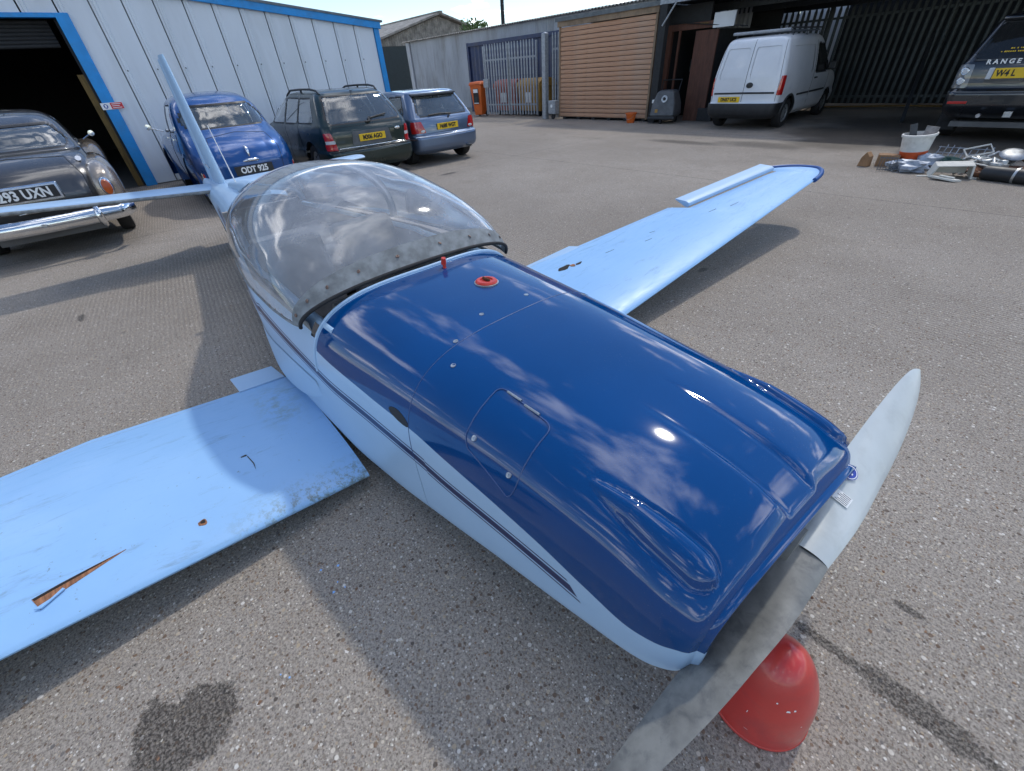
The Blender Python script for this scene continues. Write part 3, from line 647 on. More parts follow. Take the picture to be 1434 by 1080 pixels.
    def wheel(s, x, y, r, w, rim):
        sg = 1 if y > 0 else -1; ro = r*.64
        prof = [(ro, -w*.42), (r*.86, -w/2), (r*.96, -w*.46), (r, -w*.34), (r, w*.34), (r*.96, w*.46), (r*.86, w/2), (ro, w*.42), (ro*.98, w*.2), (ro*.98, -w*.2), (ro, -w*.42)]
        tyre = MB().lathe(prof, (x, y, r), (0, 1, 0), 36, False).build('tyre', MAT['rubber'], s.root, 40)
        rb = MB().lathe([(ro*1.01, sg*w*.36), (ro*.94, sg*w*.40), (ro*.86, sg*w*.30), (ro*.62, sg*w*.24), (ro*.30, sg*w*.34), (ro*.12, sg*w*.36), (.001, sg*w*.36)], (x, y, r), (0, 1, 0), 36, False)
        o = rb.build('wheel_rim', MAT[rim], tyre, 40)
        if rim != 'chrome':
            hb = MB()
            for k in range(8): a = 2*math.pi*k/8; hb.lathe([(r*.075, 0), (r*.075, .004)], (x+ro*.66*math.cos(a), y+sg*w*.262, r+ro*.66*math.sin(a)), (0, sg, 0), 10)
            hb.build('rim_slot', MAT['hub_dark'], tyre)
    def rear(s, y, z, out=0.0):
        h = s.bvh.ray_cast(Vector((-3, y, z)), Vector((1, 0, 0))); return Vector((h[0].x-out, y, z)) if h[0] else Vector((0, y, z))
    def side(s, x, z, sgn, out=0.0):
        h = s.bvh.ray_cast(Vector((x, 4*sgn, z)), Vector((0, -sgn, 0))); return Vector((x, h[0].y+sgn*out, z)) if h[0] else Vector((x, sgn*.8, z))
    def top(s, x, y, out=0.0):
        h = s.bvh.ray_cast(Vector((x, y, 5)), Vector((0, 0, -1))); return Vector((x, y, h[0].z+out)) if h[0] else Vector((x, y, 1))
    def line(s, pts, plane, r=.004, name='panel_gap', mat='print_black', n=14, out=0.0, parent=None):
        P = []
        for (a, b) in zip(pts[:-1], pts[1:]):
            for t in np.linspace(0, 1, n, endpoint=False): P.append((a[0]+(b[0]-a[0])*t, a[1]+(b[1]-a[1])*t))
        P.append(pts[-1])
        Q = [s.rear(*p, out) if plane == 'rear' else s.top(*p, out) if plane == 'top' else s.side(p[0], p[1], 1 if plane == 'sideL' else -1, out) for p in P]
        return MB().tube(Q, r, 6).build(name, MAT[mat], parent or s.root, 60)
    def plate(s, y, z, txt, w=.52, h=.112, mat='plate_yellow', tmat='print_black', tilt=0., x=None, size=.095, sx=.92, align='CENTER', bold=.0045):
        p = s.rear(y, z) if x is None else Vector((x, y, z)); xs_ = min(s.rear(y+d, z+e).x for d in (-w/2, w/2, 0) for e in (-h/2, h/2)) if x is None else x
        M = frame((xs_-.012, y, z), (0, -1, 0), (math.sin(tilt), 0, math.cos(tilt)))
        b = MB().box(-w/2, w/2, -h/2, h/2, -.008, .004); o = b.build('number_plate', MAT[mat], s.root, bevel=.003); o.matrix_local = M
        text('plate_lettering', txt, size, MAT[tmat], o, Matrix.Translation(((-w/2+.03) if align == 'LEFT' else 0, -.002, .0055)), .0008, sx, align, bold); return o
    def seats(s, xf_, xr_, zs=.42, y=.36, h=.62):
        for xx, nm in ((xf_, 'front_seat'), (xr_, 'rear_seat')):
            for sg in (1, -1):
                b = MB().box(xx, xx+.48, sg*y-.24, sg*y+.24, zs, zs+.16)
                b.prism([(xx, sg*y-.23, zs+.1), (xx+.14, sg*y-.23, zs+.1), (xx-.02, sg*y-.23, zs+h), (xx-.12, sg*y-.23, zs+h)], (0, .46, 0)); o = b.build(nm, MAT['seat_cloth'], s.root, bevel=.03)
                MB().box(xx-.15, xx-.05, sg*y-.13, sg*y+.13, zs+h+.04, zs+h+.21).build('headrest', MAT['seat_cloth'], o, bevel=.03)
    def steering(s, x, y, z):
        b = MB(); pts = [Vector((x+.05*math.sin(a), y+.18*math.cos(a), z+.17*math.sin(a))) for a in np.linspace(0, 2*math.pi, 25)]
        b.tube(pts, .012, 6); b.beam((x, y-.17, z), (x, y+.17, z), .02, .03); b.tube([(x, y, z), (x+.4, y, z-.15)], .02, 6); b.build('steering_wheel', MAT['plastic_black'], s.root, 60)
def oval(b, c, a, bb, thick, nrm_x=-1, n=20):
    b.lathe([(1, 0), (1, thick), (.85, thick*1.3)], (0, 0, 0), (nrm_x, 0, 0), n)
    return b
def disc(c, ry, rz, th, name, mat, parent, d=(-1, 0, 0)):
    b = MB().lathe([(1, -.002), (1, th*.6), (.86, th), (.001, th)], (0, 0, 0), (-1, 0, 0), 24, False)
    b.v = [(c[0]+p[0], c[1]+p[1]*ry, c[2]+p[2]*rz) for p in b.v]; return b.build(name, MAT[mat], parent, 40)

# dark green estate -----------------------------------------------------------
mo = Car('estate_car', 'dark green estate car with black roof rails and yellow plate M306 AGO', (-8.42, 3.93, 0), math.pi,
    [(.20, .16, .20, 4.45, .80), (.27, .05, .27, 4.58, .855), (.38, .0, .38, 4.63, .872), (.50, .0, .50, 4.63, .876), (.545, .035, .55, 4.6, .868), (.57, .075, .6, 4.5, .866), (.80, .09, .76, 4.25, .874), (.92, .13, .88, 3.7, .862), (.965, .17, .95, 3.35, .845), (1.20, .36, 1.2, 2.9, .745), (1.345, .50, 1.36, 2.5, .665), (1.405, .60, 1.42, 2.3, .60), (1.435, .80, 1.445, 2.1, .48), (1.445, 1.25, 1.45, 1.7, .2), (1.445, 1.45, 1.45, 1.5, .02)],
    'paint_green', crown=.09, rr=.20, wheels=((1.0, .74), (3.7, .74)), wr=.31, arch=.37,
    cuts=[('front_window', 'car_glass', 'front', [(-.70, .99), (.70, .99), (.56, 1.35), (-.56, 1.35)], .04, -.006), ('rear_window', 'car_glass', 'rear', [(-.72, .955), (.72, .955), (.575, 1.345), (-.575, 1.345)], .05, -.006),
          ('plate_recess', 'plastic_grey', 'rear', [(-.40, .60), (.40, .60), (.36, .82), (-.36, .82)], .03, .006),
          ('tail_lamp', 'lamp_red', 'rearcorner', [(.69, .555), (.90, .555), (.90, .66), (.69, .66)], .015, .012), ('tail_lamp', 'lamp_clear', 'rearcorner', [(.70, .662), (.90, .662), (.90, .71), (.70, .71)], .01, .012), ('tail_lamp', 'lamp_red', 'rearcorner', [(.71, .712), (.90, .712), (.90, .83), (.735, .83)], .015, .012),
          ('tail_lamp', 'lamp_red', 'rearcorner', [(-.69, .555), (-.90, .555), (-.90, .66), (-.69, .66)], .015, .012), ('tail_lamp', 'lamp_clear', 'rearcorner', [(-.70, .662), (-.90, .662), (-.90, .71), (-.70, .71)], .01, .012), ('tail_lamp', 'lamp_red', 'rearcorner', [(-.71, .712), (-.90, .712), (-.90, .83), (-.735, .83)], .015, .012)]
         +[('side_window', 'car_glass', sd, pl_, .03, -.006) for sd in ('sideL', 'sideR') for pl_ in ([(.62, .99), (1.40, .97), (1.40, 1.33), (.86, 1.33)], [(1.46, .97), (2.16, .96), (2.10, 1.345), (1.46, 1.335)], [(2.22, .96), (3.02, .96), (2.60, 1.30), (2.18, 1.345)])])
mo.plate(0, .71, 'M306 AGO', sx=.86)
for sg in (1, -1):
    MB().tube([mo.top(.66, sg*.555, -.005), mo.top(.76, sg*.565, .035), mo.top(1.0, sg*.575, .052), mo.top(1.5, sg*.58, .056), mo.top(2.1, sg*.575, .05), mo.top(2.4, sg*.565, .035), mo.top(2.55, sg*.55, -.005)], .017, 8).tube([mo.top(1.5, sg*.575, 0), mo.top(1.5, sg*.575, .06)], .02, 6).build('roof_rail', MAT['plastic_black'], mo.root, 60)
MB().tube([mo.rear(-.02, .985, .02), mo.rear(-.42, 1.03, .025)], .012, 6).tube([mo.rear(-.06, 1.0, .02), mo.rear(-.02, .94, .03), mo.rear(.04, .94, .02)], .02, 6).build('rear_wiper', MAT['plastic_black'], mo.root, 60)
disc(mo.rear(-.56, .79, .008), .055, .025, .008, 'oval_badge', 'chrome', mo.root)
mo.line([(-.88, .53), (-.3, .545), (.3, .545), (.88, .53)], 'rear', .012, 'bumper_strip', 'plastic_black'); mo.line([(-.66, .575), (.66, .575)], 'rear', .007, 'tailgate_edge', 'chrome')
mo.line([(-.7, .9), (.7, .9)], 'rear', .003); mo.line([(1.43, .40), (1.43, .94)], 'sideL', .004); mo.line([(2.19, .32), (2.19, .94)], 'sideL', .004)
mo.seats(2.4, 1.45); mo.steering(3.0, -.36, .85); MB().tube([mo.top(.62, 0, 0), mo.top(.5, 0, .06)], .006, 6).build('aerial', MAT['plastic_black'], mo.root)
# blue grey hatchback ---------------------------------------------------------
fi = Car('hatchback_car', 'blue grey hatchback with black roof spoiler and yellow plate H688 WGT', (-8.62, 5.75, 0), math.pi,
    [(.22, .12, .22, 3.6, .74), (.29, .03, .29, 3.68, .79), (.38, .0, .38, 3.74, .802), (.50, .0, .5, 3.74, .806), (.545, .03, .55, 3.7, .80), (.565, .07, .6, 3.62, .795), (.70, .085, .72, 3.5, .80), (.82, .11, .82, 3.1, .792), (.87, .15, .88, 2.75, .775), (1.08, .31, 1.08, 2.35, .69), (1.225, .43, 1.24, 2.05, .615), (1.275, .47, 1.29, 1.95, .575), (1.305, .62, 1.31, 1.8, .47), (1.32, 1.0, 1.325, 1.5, .2), (1.32, 1.15, 1.325, 1.3, .02)],
    'paint_steelblue', crown=.07, rr=.17, wheels=((.66, .68), (3.08, .68)), wr=.285, arch=.335,
    cuts=[('front_window', 'car_glass', 'front', [(-.64, .90), (.64, .90), (.50, 1.22), (-.50, 1.22)], .04, -.006), ('rear_window', 'car_glass', 'rear', [(-.60, .885), (.60, .885), (.50, 1.205), (-.50, 1.205)], .04, -.006),
          ('tail_lamp', 'lamp_red', 'rearcorner', [(.52, .60), (.82, .60), (.82, .80), (.60, .80)], .02, .012), ('tail_lamp', 'lamp_red', 'rearcorner', [(-.52, .60), (-.82, .60), (-.82, .80), (-.60, .80)], .02, .012)]
         +[('side_window', 'car_glass', sd, pl_, .03, -.006) for sd in ('sideL', 'sideR') for pl_ in ([(.52, .90), (1.22, .885), (1.22, 1.20), (.74, 1.215)], [(1.29, .88), (2.35, .88), (1.98, 1.18), (1.29, 1.205)])])
fi.plate(0, .685, 'H688 WGT', sx=.86)
sp_ = MB()
for k in range(13):
    y = -.54+.09*k
pts = [fi.rear(y, 1.232, .0) for y in np.linspace(-.54, .54, 19)]
vv = []; 
for p in pts: vv += [p+Vector((.02, 0, .03)), p+Vector((-.06, 0, .012)), p+Vector((-.065, 0, -.012)), p+Vector((.01, 0, -.02))]
MB().add(vv, [(4*i+j, 4*i+4+j, 4*i+4+(j+1) % 4, 4*i+(j+1) % 4) for i in range(18) for j in range(4)]+[(0, 1, 2, 3), (75, 74, 73, 72)]).build('roof_spoiler', MAT['plastic_black'], fi.root)
MB().tube([fi.rear(-.10, .86, .02), fi.rear(-.15, .885, .03), fi.rear(.10, .905, .02), fi.rear(.38, .895, .02)], .011, 6).build('rear_wiper', MAT['plastic_black'], fi.root, 60)
for sg in (1, -1): disc(fi.rear(sg*.60, .635, .02), .05, .022, .006, 'reversing_lamp', 'lamp_clear', fi.root)
disc(fi.rear(-.06, .83, .004), .018, .022, .008, 'boot_lock', 'print_black', fi.root)
fi.line([(-.76, .535), (.76, .535)], 'rear', .012, 'bumper_strip', 'chrome'); fi.line([(-.6, .585), (.6, .585)], 'rear', .004); fi.line([(1.25, .35), (1.25, .86)], 'sideL', .004)
MB().lathe([(.028, 0), (.028, .14), (.022, .14), (.022, .02)], (.08, -.45, .27), (-1, 0, 0), 14).build('exhaust_pipe', MAT['steel'], fi.root, 40)
fi.seats(1.75, 1.0, .38, .32, .56); fi.steering(2.25, -.33, .80)
# blue vintage saloon ---------------------------------------------------------
bl = Car('vintage_saloon', 'bright blue vintage saloon with rounded boot and black plate ODT 925', (-8.25, 1.72, 0), math.pi,
    [(.24, .22, .24, 3.9, .64), (.32, .08, .32, 4.0, .69), (.45, .0, .45, 4.05, .725), (.60, .0, .6, 4.05, .74), (.74, .04, .74, 4.0, .74), (.86, .13, .84, 3.8, .725), (.96, .29, .92, 3.5, .705), (1.03, .47, .98, 2.9, .69), (1.09, .60, 1.06, 2.75, .68), (1.25, .74, 1.25, 2.55, .645), (1.39, .90, 1.39, 2.4, .59), (1.475, 1.08, 1.475, 2.3, .525), (1.535, 1.38, 1.53, 2.2, .40), (1.557, 1.7, 1.55, 2.05, .18), (1.56, 1.85, 1.555, 1.95, .02)],
    'paint_blue', crown=.20, rr=.40, rf=.4, wheels=((.95, .62), (3.3, .62)), wr=.32, arch=.0, ww=.15, rimmat='chrome',
    cuts=[('front_window', 'car_glass', 'front', [(-.50, 1.09), (.50, 1.09), (.42, 1.38), (-.42, 1.38)], .04, -.006), ('rear_window', 'car_glass', 'rear', [(-.54, 1.10), (.54, 1.10), (.60, 1.21), (.47, 1.37), (-.47, 1.37), (-.60, 1.21)], .06, -.006)]
         +[('side_window', 'car_glass', sd, pl_, .04, -.006) for sd in ('sideL', 'sideR') for pl_ in ([(1.28, 1.07), (1.86, 1.05), (1.84, 1.40), (1.42, 1.40)], [(1.93, 1.05), (2.48, 1.05), (2.28, 1.38), (1.92, 1.40)])], inside=True)
def fender(car, name, pts, mat):
    """pts: list of (x, z, ry, rz) around a bulged mudguard; y offset outward"""
    pass
def guard(car, sgn, cx, r, w, y, mat, a0=-15, a1=195, bulge=.05, zc=.33):
    v = []; f = []; A = np.radians(np.linspace(a0, a1, 34)); B = np.linspace(0, math.pi, 13)
    for a in A:
        k = math.sin(min(1, max(0, (a-A[0])/(A[-1]-A[0])))*math.pi)**.35
        for b in B:
            yo = y-w*(1+math.cos(b))*.5+w*.5; rr_ = r*(.80+.20*math.sin(b)**.6)
            v.append((cx-rr_*math.cos(a)*(1.12 if math.cos(a) > 0 else 1.25), sgn*(y-w*.5+w*.5*(1-math.cos(b))*1.0-w*.35), zc+rr_*math.sin(a)))
    n = len(B); f = [(i*n+j, (i+1)*n+j, (i+1)*n+j+1, i*n+j+1) for i in range(len(A)-1) for j in range(n-1)]
    return mk(name_guard, v, f, MAT[mat], car.root, 60)
name_guard = 'rear_mudguard'
for sg in (1, -1): guard(bl, sg, .95, .50, .34, .70, 'paint_blue')
name_guard = 'front_mudguard'
for sg in (1, -1): guard(bl, sg, 3.3, .50, .36, .70, 'paint_blue')
bl.plate(0, .535, 'ODT 925', .56, .125, 'plate_black', 'print_white', tilt=.05, size=.115, sx=.88)
MB().tube([bl.rear(0, .85, .01), bl.rear(0, .81, .035), bl.rear(0, .75, .03), bl.rear(0, .71, .01)], [.012, .026, .016, .008], 10).build('boot_motif', MAT['chrome'], bl.root, 60)
MB().tube([bl.rear(.11, .655, .0), bl.rear(.06, .665, .03), bl.rear(-.06, .665, .03), bl.rear(-.11, .655, 0)], [.012, .022, .022, .012], 10).build('boot_handle', MAT['chrome'], bl.root, 60)
for sg in (1, -1):
    c = Vector((.33, sg*.655, .52)); disc(c+Vector((-.02, 0, 0)), .052, .075, .03, 'lamp_bezel', 'chrome', bl.root); disc(c+Vector((-.05, 0, -.01)), .036, .05, .035, 'tail_lamp', 'lamp_red', bl.root)
    MB().tube([(-.05, sg*.66, .34), (-.06, sg*.3, .35), (-.07, 0, .355)], .035, 8).build('rear_bumper', MAT['chrome'], bl.root, 60)
    MB().tube([(2.75, sg*.68, 1.02), (2.78, sg*.84, 1.08)], .01, 6).lathe([(.001, -.02), (.036, -.01), (.046, .01), (.001, .012)], (2.76, sg*.88, 1.10), (-1, 0, 0), 16, False).build('wing_mirror', MAT['chrome'], bl.root, 60)
    for (xa, za) in ((1.52, .95), (2.2, .95)): MB().tube([bl.side(xa-.07, za, sg, .02), bl.side(xa+.07, za, sg, .025)], .012, 6).build('door_handle', MAT['chrome'], bl.root, 60)
    MB().lathe([(.11, 0), (.12, .05), (.08, .22), (.01, .26)], (3.75, sg*.52, .78), (-1, 0, 0), 18).build('headlamp_shell', MAT['chrome'], bl.root, 50)
    bl.line([(1.9, .36), (1.9, 1.02)], 'sideL' if sg > 0 else 'sideR', .005); bl.line([(1.2, .7), (1.25, 1.02)], 'sideL' if sg > 0 else 'sideR', .005)
bl.line([(-.46, .50), (-.50, .80), (-.42, .98), (0, 1.02), (.42, .98), (.50, .80), (.46, .50)], 'rear', .004); bl.seats(2.05, 1.25, .42, .30, .55); bl.steering(2.5, -.30, .98)
MB().add([(2.3, y, 1.30+z) for y in (-.1, .1) for z in (-.03, .03)], [(0, 2, 3, 1)]).build('interior_mirror', MAT['steel'], bl.root)
# grey vintage saloon ---------------------------------------------------------
gr = Car('grey_vintage_saloon', 'metallic grey vintage saloon with chrome bumper and plate 293 UXN', (-7.50, -.86, 0), math.pi,
    [(.28, .25, .28, 4.6, .66), (.36, .12, .36, 4.75, .70), (.50, .05, .5, 4.8, .735), (.64, .04, .64, 4.8, .75), (.80, .09, .80, 4.75, .75), (.92, .19, .92, 4.6, .735), (1.0, .34, .98, 4.2, .715), (1.055, .52, 1.02, 3.6, .70), (1.09, .74, 1.06, 3.15, .685), (1.13, .84, 1.12, 3.0, .67), (1.28, 1.06, 1.28, 2.85, .62), (1.40, 1.30, 1.40, 2.7, .56), (1.47, 1.52, 1.47, 2.55, .48), (1.51, 1.8, 1.51, 2.4, .34), (1.525, 2.05, 1.525, 2.25, .12), (1.526, 2.1, 1.526, 2.2, .02)],
    'paint_grey', crown=.13, rr=.30, rf=.4, wheels=((1.15, .70), (3.95, .70)), wr=.35, arch=0, ww=.17, rimmat='chrome',
    cuts=[('front_window', 'car_glass', 'front', [(-.52, 1.14), (.52, 1.14), (.42, 1.38), (-.42, 1.38)], .04, -.006), ('rear_window', 'car_glass', 'rear', [(-.58, 1.12), (.58, 1.12), (.60, 1.20), (.50, 1.345), (-.50, 1.345), (-.60, 1.20)], .05, -.008)]
         +[('side_window', 'car_glass', sd, pl_, .04, -.006) for sd in ('sideL', 'sideR') for pl_ in ([(1.65, 1.11), (2.15, 1.11), (2.15, 1.40), (1.80, 1.39)], [(2.22, 1.11), (2.85, 1.11), (2.60, 1.39), (2.22, 1.40)])])
def pontoon(car, sgn, pts, mat, name):
    """rear wing: sections along x given as (x, zc, ry, rz, yc)"""
    v = []; f = []; n = 18; P = np.array(pts, float); t = np.linspace(0, 1, 26); tk = np.linspace(0, 1, len(P)); cols = [pch(tk, P[:, i])(t) for i in range(5)]
    for x, zc_, ry, rz_, yc in zip(*cols):
        for k in range(n): a = 2*math.pi*k/n; ca, sa = math.cos(a), math.sin(a); v.append((x, sgn*(yc+ry*np.sign(ca)*abs(ca)**.75), zc_+rz_*np.sign(sa)*abs(sa)**.75))
    m = len(t); f = [(i*n+k, i*n+(k+1) % n, (i+1)*n+(k+1) % n, (i+1)*n+k) for i in range(m-1) for k in range(n)]+[tuple(range(n))[::-1], tuple(range((m-1)*n, m*n))]
    return mk(name, v, f, MAT[mat], car.root, 50)
for sg in (1, -1):
    pontoon(gr, sg, [(.06, .62, .02, .05, .70), (.10, .62, .10, .20, .72), (.30, .64, .15, .30, .735), (.75, .66, .17, .34, .735), (1.3, .66, .17, .33, .73), (1.9, .62, .12, .28, .70), (2.3, .6, .05, .2, .68)], 'paint_tan_reflection' if sg < 0 else 'paint_grey', 'rear_wing')
    pontoon(gr, sg, [(2.9, .70, .05, .2, .70), (3.4, .72, .15, .28, .73), (4.2, .74, .18, .28, .73), (4.75, .74, .16, .2, .72), (4.85, .74, .03, .05, .72)], 'paint_tan_reflection' if sg < 0 else 'paint_grey', 'front_wing')
    c = Vector((.045, sg*.735, .70)); disc(c, .062, .105, .03, 'lamp_bezel', 'chrome', gr.root); disc(c+Vector((-.026, 0, -.005)), .046, .085, .03, 'tail_lamp', 'lamp_amber', gr.root)
    MB().tube([(.0, sg*.52, .30), (-.13, sg*.52, .38), (-.14, sg*.52, .46), (-.05, sg*.52, .56)], [.03, .038, .036, .018], 10).build('overrider', MAT['chrome'], gr.root, 60)
    MB().box(.28, .48, sg*.36-.03, sg*.36+.03, .3, .36).build('bumper_iron', MAT['steel_dark'], gr.root)
    MB().tube([(2.95, sg*.74, 1.06), (2.98, sg*.86, 1.12)], .01, 6).lathe([(.001, -.02), (.032, -.01), (.040, .008), (.001, .01)], (2.96, sg*.88, 1.13), (-1, 0, 0), 16, False).build('wing_mirror', MAT['chrome'], gr.root, 60)
    gr.line([(1.5, 1.085), (2.9, 1.085)], 'sideL' if sg > 0 else 'sideR', .012, 'waist_moulding', 'chrome', out=.004)
    MB().lathe([(.02, 0), (.03, .03), (.03, .04)], gr.rear(sg*.62, .98, 0), (-1, 0, .5), 12).build('fuel_flap', MAT['chrome'], gr.root)
# curved chrome bumper blade
v = []; f = []; ny = 41; pr = [(0, -.085), (-.035, -.07), (-.05, -.02), (-.052, .02), (-.036, .07), (0, .085)]
for i, y in enumerate(np.linspace(-.90, .90, ny)):
    xb = -.085+.10*(abs(y)/.9)**2+(.28*max(0, abs(y)-.80)/.1*.6); 
    for (dx, dz) in pr: v.append((xb+dx, y, .42+dz*(1-.25*(abs(y)/.9)**4)))
n = len(pr); f = [(i*n+j, (i+1)*n+j, (i+1)*n+j+1, i*n+j+1) for i in range(ny-1) for j in range(n-1)]
mk('rear_bumper', v, f, MAT['chrome'], gr.root, 60)
MB().box(-.015, .02, -.32, .32, -.09, .09).build('plate_surround', MAT['chrome'], gr.root, bevel=.012).location = gr.rear(0, .74)+Vector((-.012, 0, 0))
gr.plate(0, .74, '293 UXN', .575, .125, 'plate_black', 'print_white', x=gr.rear(0, .74).x-.024, size=.135, sx=.86)
MB().tube([gr.rear(.16, .545, .0), gr.rear(.08, .555, .02), gr.rear(0, .56, .028), gr.rear(-.08, .555, .02), gr.rear(-.16, .545, 0)], [.004, .012, .018, .012, .004], 8).build('boot_handle', MAT['chrome'], gr.root, 60)
gr.line([(-.56, .52), (-.58, .84), (-.50, 1.03), (0, 1.06), (.50, 1.03), (.58, .84), (.56, .52)], 'rear', .005)
gr.line([(-.62, 1.075), (0, 1.085), (.62, 1.075)], 'rear', .018, 'parcel_shelf_lip', 'paint_grey')
disc(Vector((-.14, .0, .425)), .035, .02, .008, 'bumper_badge', 'steel', gr.root); gr.seats(2.4, 1.6, .45, .36, .58); gr.steering(2.9, -.34, .95)
MB().box(1.62, 1.76, -.09, .09, 1.488, 1.50).build('roof_vent', MAT['steel_dark'], gr.root)
# white van -------------------------------------------------------------------
va = Car('white_van', 'small white panel van with roof bars parked under the lean-to', (-5.52, 12.05, 0), math.pi/2+R(2),
    [(.24, .12, .24, 4.2, .74), (.33, .02, .33, 4.28, .81), (.44, .0, .44, 4.32, .83), (.52, .0, .52, 4.32, .835), (.545, .035, .56, 4.3, .828), (.57, .075, .62, 4.26, .825), (.80, .085, .80, 4.15, .838), (1.0, .095, .98, 3.85, .835), (1.06, .10, 1.06, 3.45, .83), (1.40, .15, 1.40, 3.05, .775), (1.64, .20, 1.64, 2.75, .715), (1.72, .235, 1.72, 2.62, .68), (1.775, .31, 1.77, 2.5, .61), (1.80, .50, 1.795, 2.3, .48), (1.81, 1.0, 1.805, 1.8, .2), (1.81, 1.3, 1.805, 1.45, .02)],
    'paint_van', crown=.035, rr=.12, wheels=((.78, .73), (3.5, .73)), wr=.295, arch=.35, cat='van',
    cuts=[('rear_bumper', 'plastic_black', 'rearwrap', [(-.9, .2), (.9, .2), (.9, .545), (-.9, .545)], 0, .006), ('door_window_panel', 'paint_van', 'rear', [(-.66, 1.03), (-.07, 1.03), (-.07, 1.60), (-.58, 1.60)], .05, -.012), ('door_window_panel', 'paint_van', 'rear', [(.66, 1.03), (.07, 1.03), (.07, 1.60), (.58, 1.60)], .05, -.012),
          ('tail_lamp', 'lamp_red', 'rearcorner', [(.74, .70), (.88, .70), (.88, 1.06), (.76, 1.06)], .012, .01), ('tail_lamp', 'lamp_red', 'rearcorner', [(-.74, .70), (-.88, .70), (-.88, 1.06), (-.76, 1.06)], .012, .01)]
         +[('side_window', 'dark_glass', sd, [(2.08, 1.04), (3.12, 1.04), (2.72, 1.56), (2.08, 1.60)], .04, -.006) for sd in ('sideL', 'sideR')]
         +[('side_panel_recess', 'paint_van', sd, [(.45, 1.04), (1.85, 1.04), (1.85, 1.58), (.55, 1.58)], .05, -.010) for sd in ('sideL', 'sideR')])
va.plate(.30, .625, 'DN57 UCS', sx=.86); va.line([(-.70, .745), (0, .75), (.70, .745)], 'rear', .02, 'door_strip', 'plastic_black'); va.line([(0, .58), (0, 1.0), (0, 1.74)], 'rear', .005); va.line([(-.745, .58), (-.74, 1.0), (-.65, 1.70)], 'rear', .004); va.line([(.745, .58), (.74, 1.0), (.65, 1.70)], 'rear', .004)
disc(va.rear(-.12, .90, .004), .075, .055, .018, 'rear_badge', 'plastic_black', va.root)
for sd, sg in (('sideL', 1), ('sideR', -1)):
    va.line([(1.2, .64), (1.95, .64)], sd, .022, 'rub_strip', 'plastic_black'); va.line([(2.05, .64), (3.1, .64)], sd, .022, 'rub_strip', 'plastic_black'); va.line([(2.0, .36), (2.0, 1.66)], sd, .004); va.line([(3.18, .62), (3.14, 1.04)], sd, .004)
    MB().box(2.88, 3.0, sg*.84 if sg > 0 else -1.02, 1.02 if sg > 0 else -.84, 1.04, 1.22).build('wing_mirror', MAT['plastic_black'], va.root, bevel=.03)
    MB().tube([va.side(2.12, .92, sg, .01), va.side(2.24, .92, sg, .02)], .018, 6).build('door_handle', MAT['plastic_black'], va.root)
    c = va.side(.62, .86, sg); MB().lathe([(.075, 0), (.075, .004), (.07, .004)], c, (0, sg, .1), 20).build('fuel_cap', MAT['paint_van'], va.root)
    A = np.radians(np.linspace(-8, 188, 26)); MB().tube([va.side(.78+.37*math.cos(a), .295+.37*math.sin(a), sg, .004) for a in A], .03, 6).build('arch_trim', MAT['plastic_black'], va.root, 60)
for xx in (.55, 1.4, 2.25): MB().tube([(xx, .62, 1.76), (xx, .60, 1.86), (xx, -.60, 1.86), (xx, -.62, 1.76)], .016, 8).build('roof_bar', MAT['steel_dark'], va.root, 60)
for sg in (1, -1): MB().tube([(.40, sg*.58, 1.90), (2.4, sg*.58, 1.90)], .014, 8).build('rack_side_rail', MAT['steel_dark'], va.root, 60)
MB().tube([(.36, .62, 1.87), (.36, -.62, 1.87)], .028, 10).build('rack_roller', MAT['galv'], va.root, 60)
for y_ in (.0,): MB().tube([(.45, y_, 1.88), (2.35, y_, 1.88)], .010, 6).build('rack_slat', MAT['steel_dark'], va.root)
va.seats(2.15, 2.1, .5, .36, .6)
# dark SUV --------------------------------------------------------------------
su = Car('dark_suv', 'large black four wheel drive car cut off by the right edge', (-.80, 11.70, 0), math.pi/2,
    [(.36, .20, .36, 4.6, .84), (.46, .06, .46, 4.72, .92), (.56, .0, .56, 4.8, .945), (.72, .0, .72, 4.8, .955), (.77, .04, .78, 4.78, .95), (.80, .085, .82, 4.74, .945), (1.0, .095, 1.0, 4.6, .955), (1.14, .12, 1.12, 4.1, .945), (1.20, .16, 1.18, 3.4, .92), (1.50, .34, 1.5, 2.95, .82), (1.68, .45, 1.68, 2.7, .755), (1.745, .50, 1.75, 2.6, .71), (1.79, .64, 1.79, 2.5, .62), (1.815, 1.1, 1.81, 2.0, .3), (1.82, 1.4, 1.815, 1.6, .02)],
    'paint_black', crown=.06, rr=.16, wheels=((.95, .80), (3.75, .80)), wr=.37, arch=.44, ww=.25, cat='suv',
    cuts=[('rear_window', 'dark_glass', 'rear', [(-.80, 1.20), (.80, 1.20), (.66, 1.70), (-.66, 1.70)], .04, -.006), ('lamp_cluster', 'lamp_smoke', 'rearcorner', [(.70, .80), (.97, .80), (.97, 1.13), (.73, 1.13)], .02, .01), ('lamp_cluster', 'lamp_smoke', 'rearcorner', [(-.70, .80), (-.97, .80), (-.97, 1.13), (-.73, 1.13)], .02, .01)]
         +[('side_window', 'dark_glass', sd, pl_, .04, -.006) for sd in ('sideL', 'sideR') for pl_ in ([(.75, 1.22), (1.5, 1.22), (1.5, 1.66), (1.0, 1.66)], [(1.58, 1.22), (2.35, 1.22), (2.3, 1.66), (1.58, 1.66)], [(2.42, 1.22), (3.2, 1.22), (2.75, 1.64), (2.4, 1.66)])])
o = su.plate(.28, 1.0, 'W4 L', .54, .14, 'plate_yellow', 'print_black', size=.12, sx=.85, align='LEFT', bold=.004); bpy.data.objects[o.name].location.y = .17
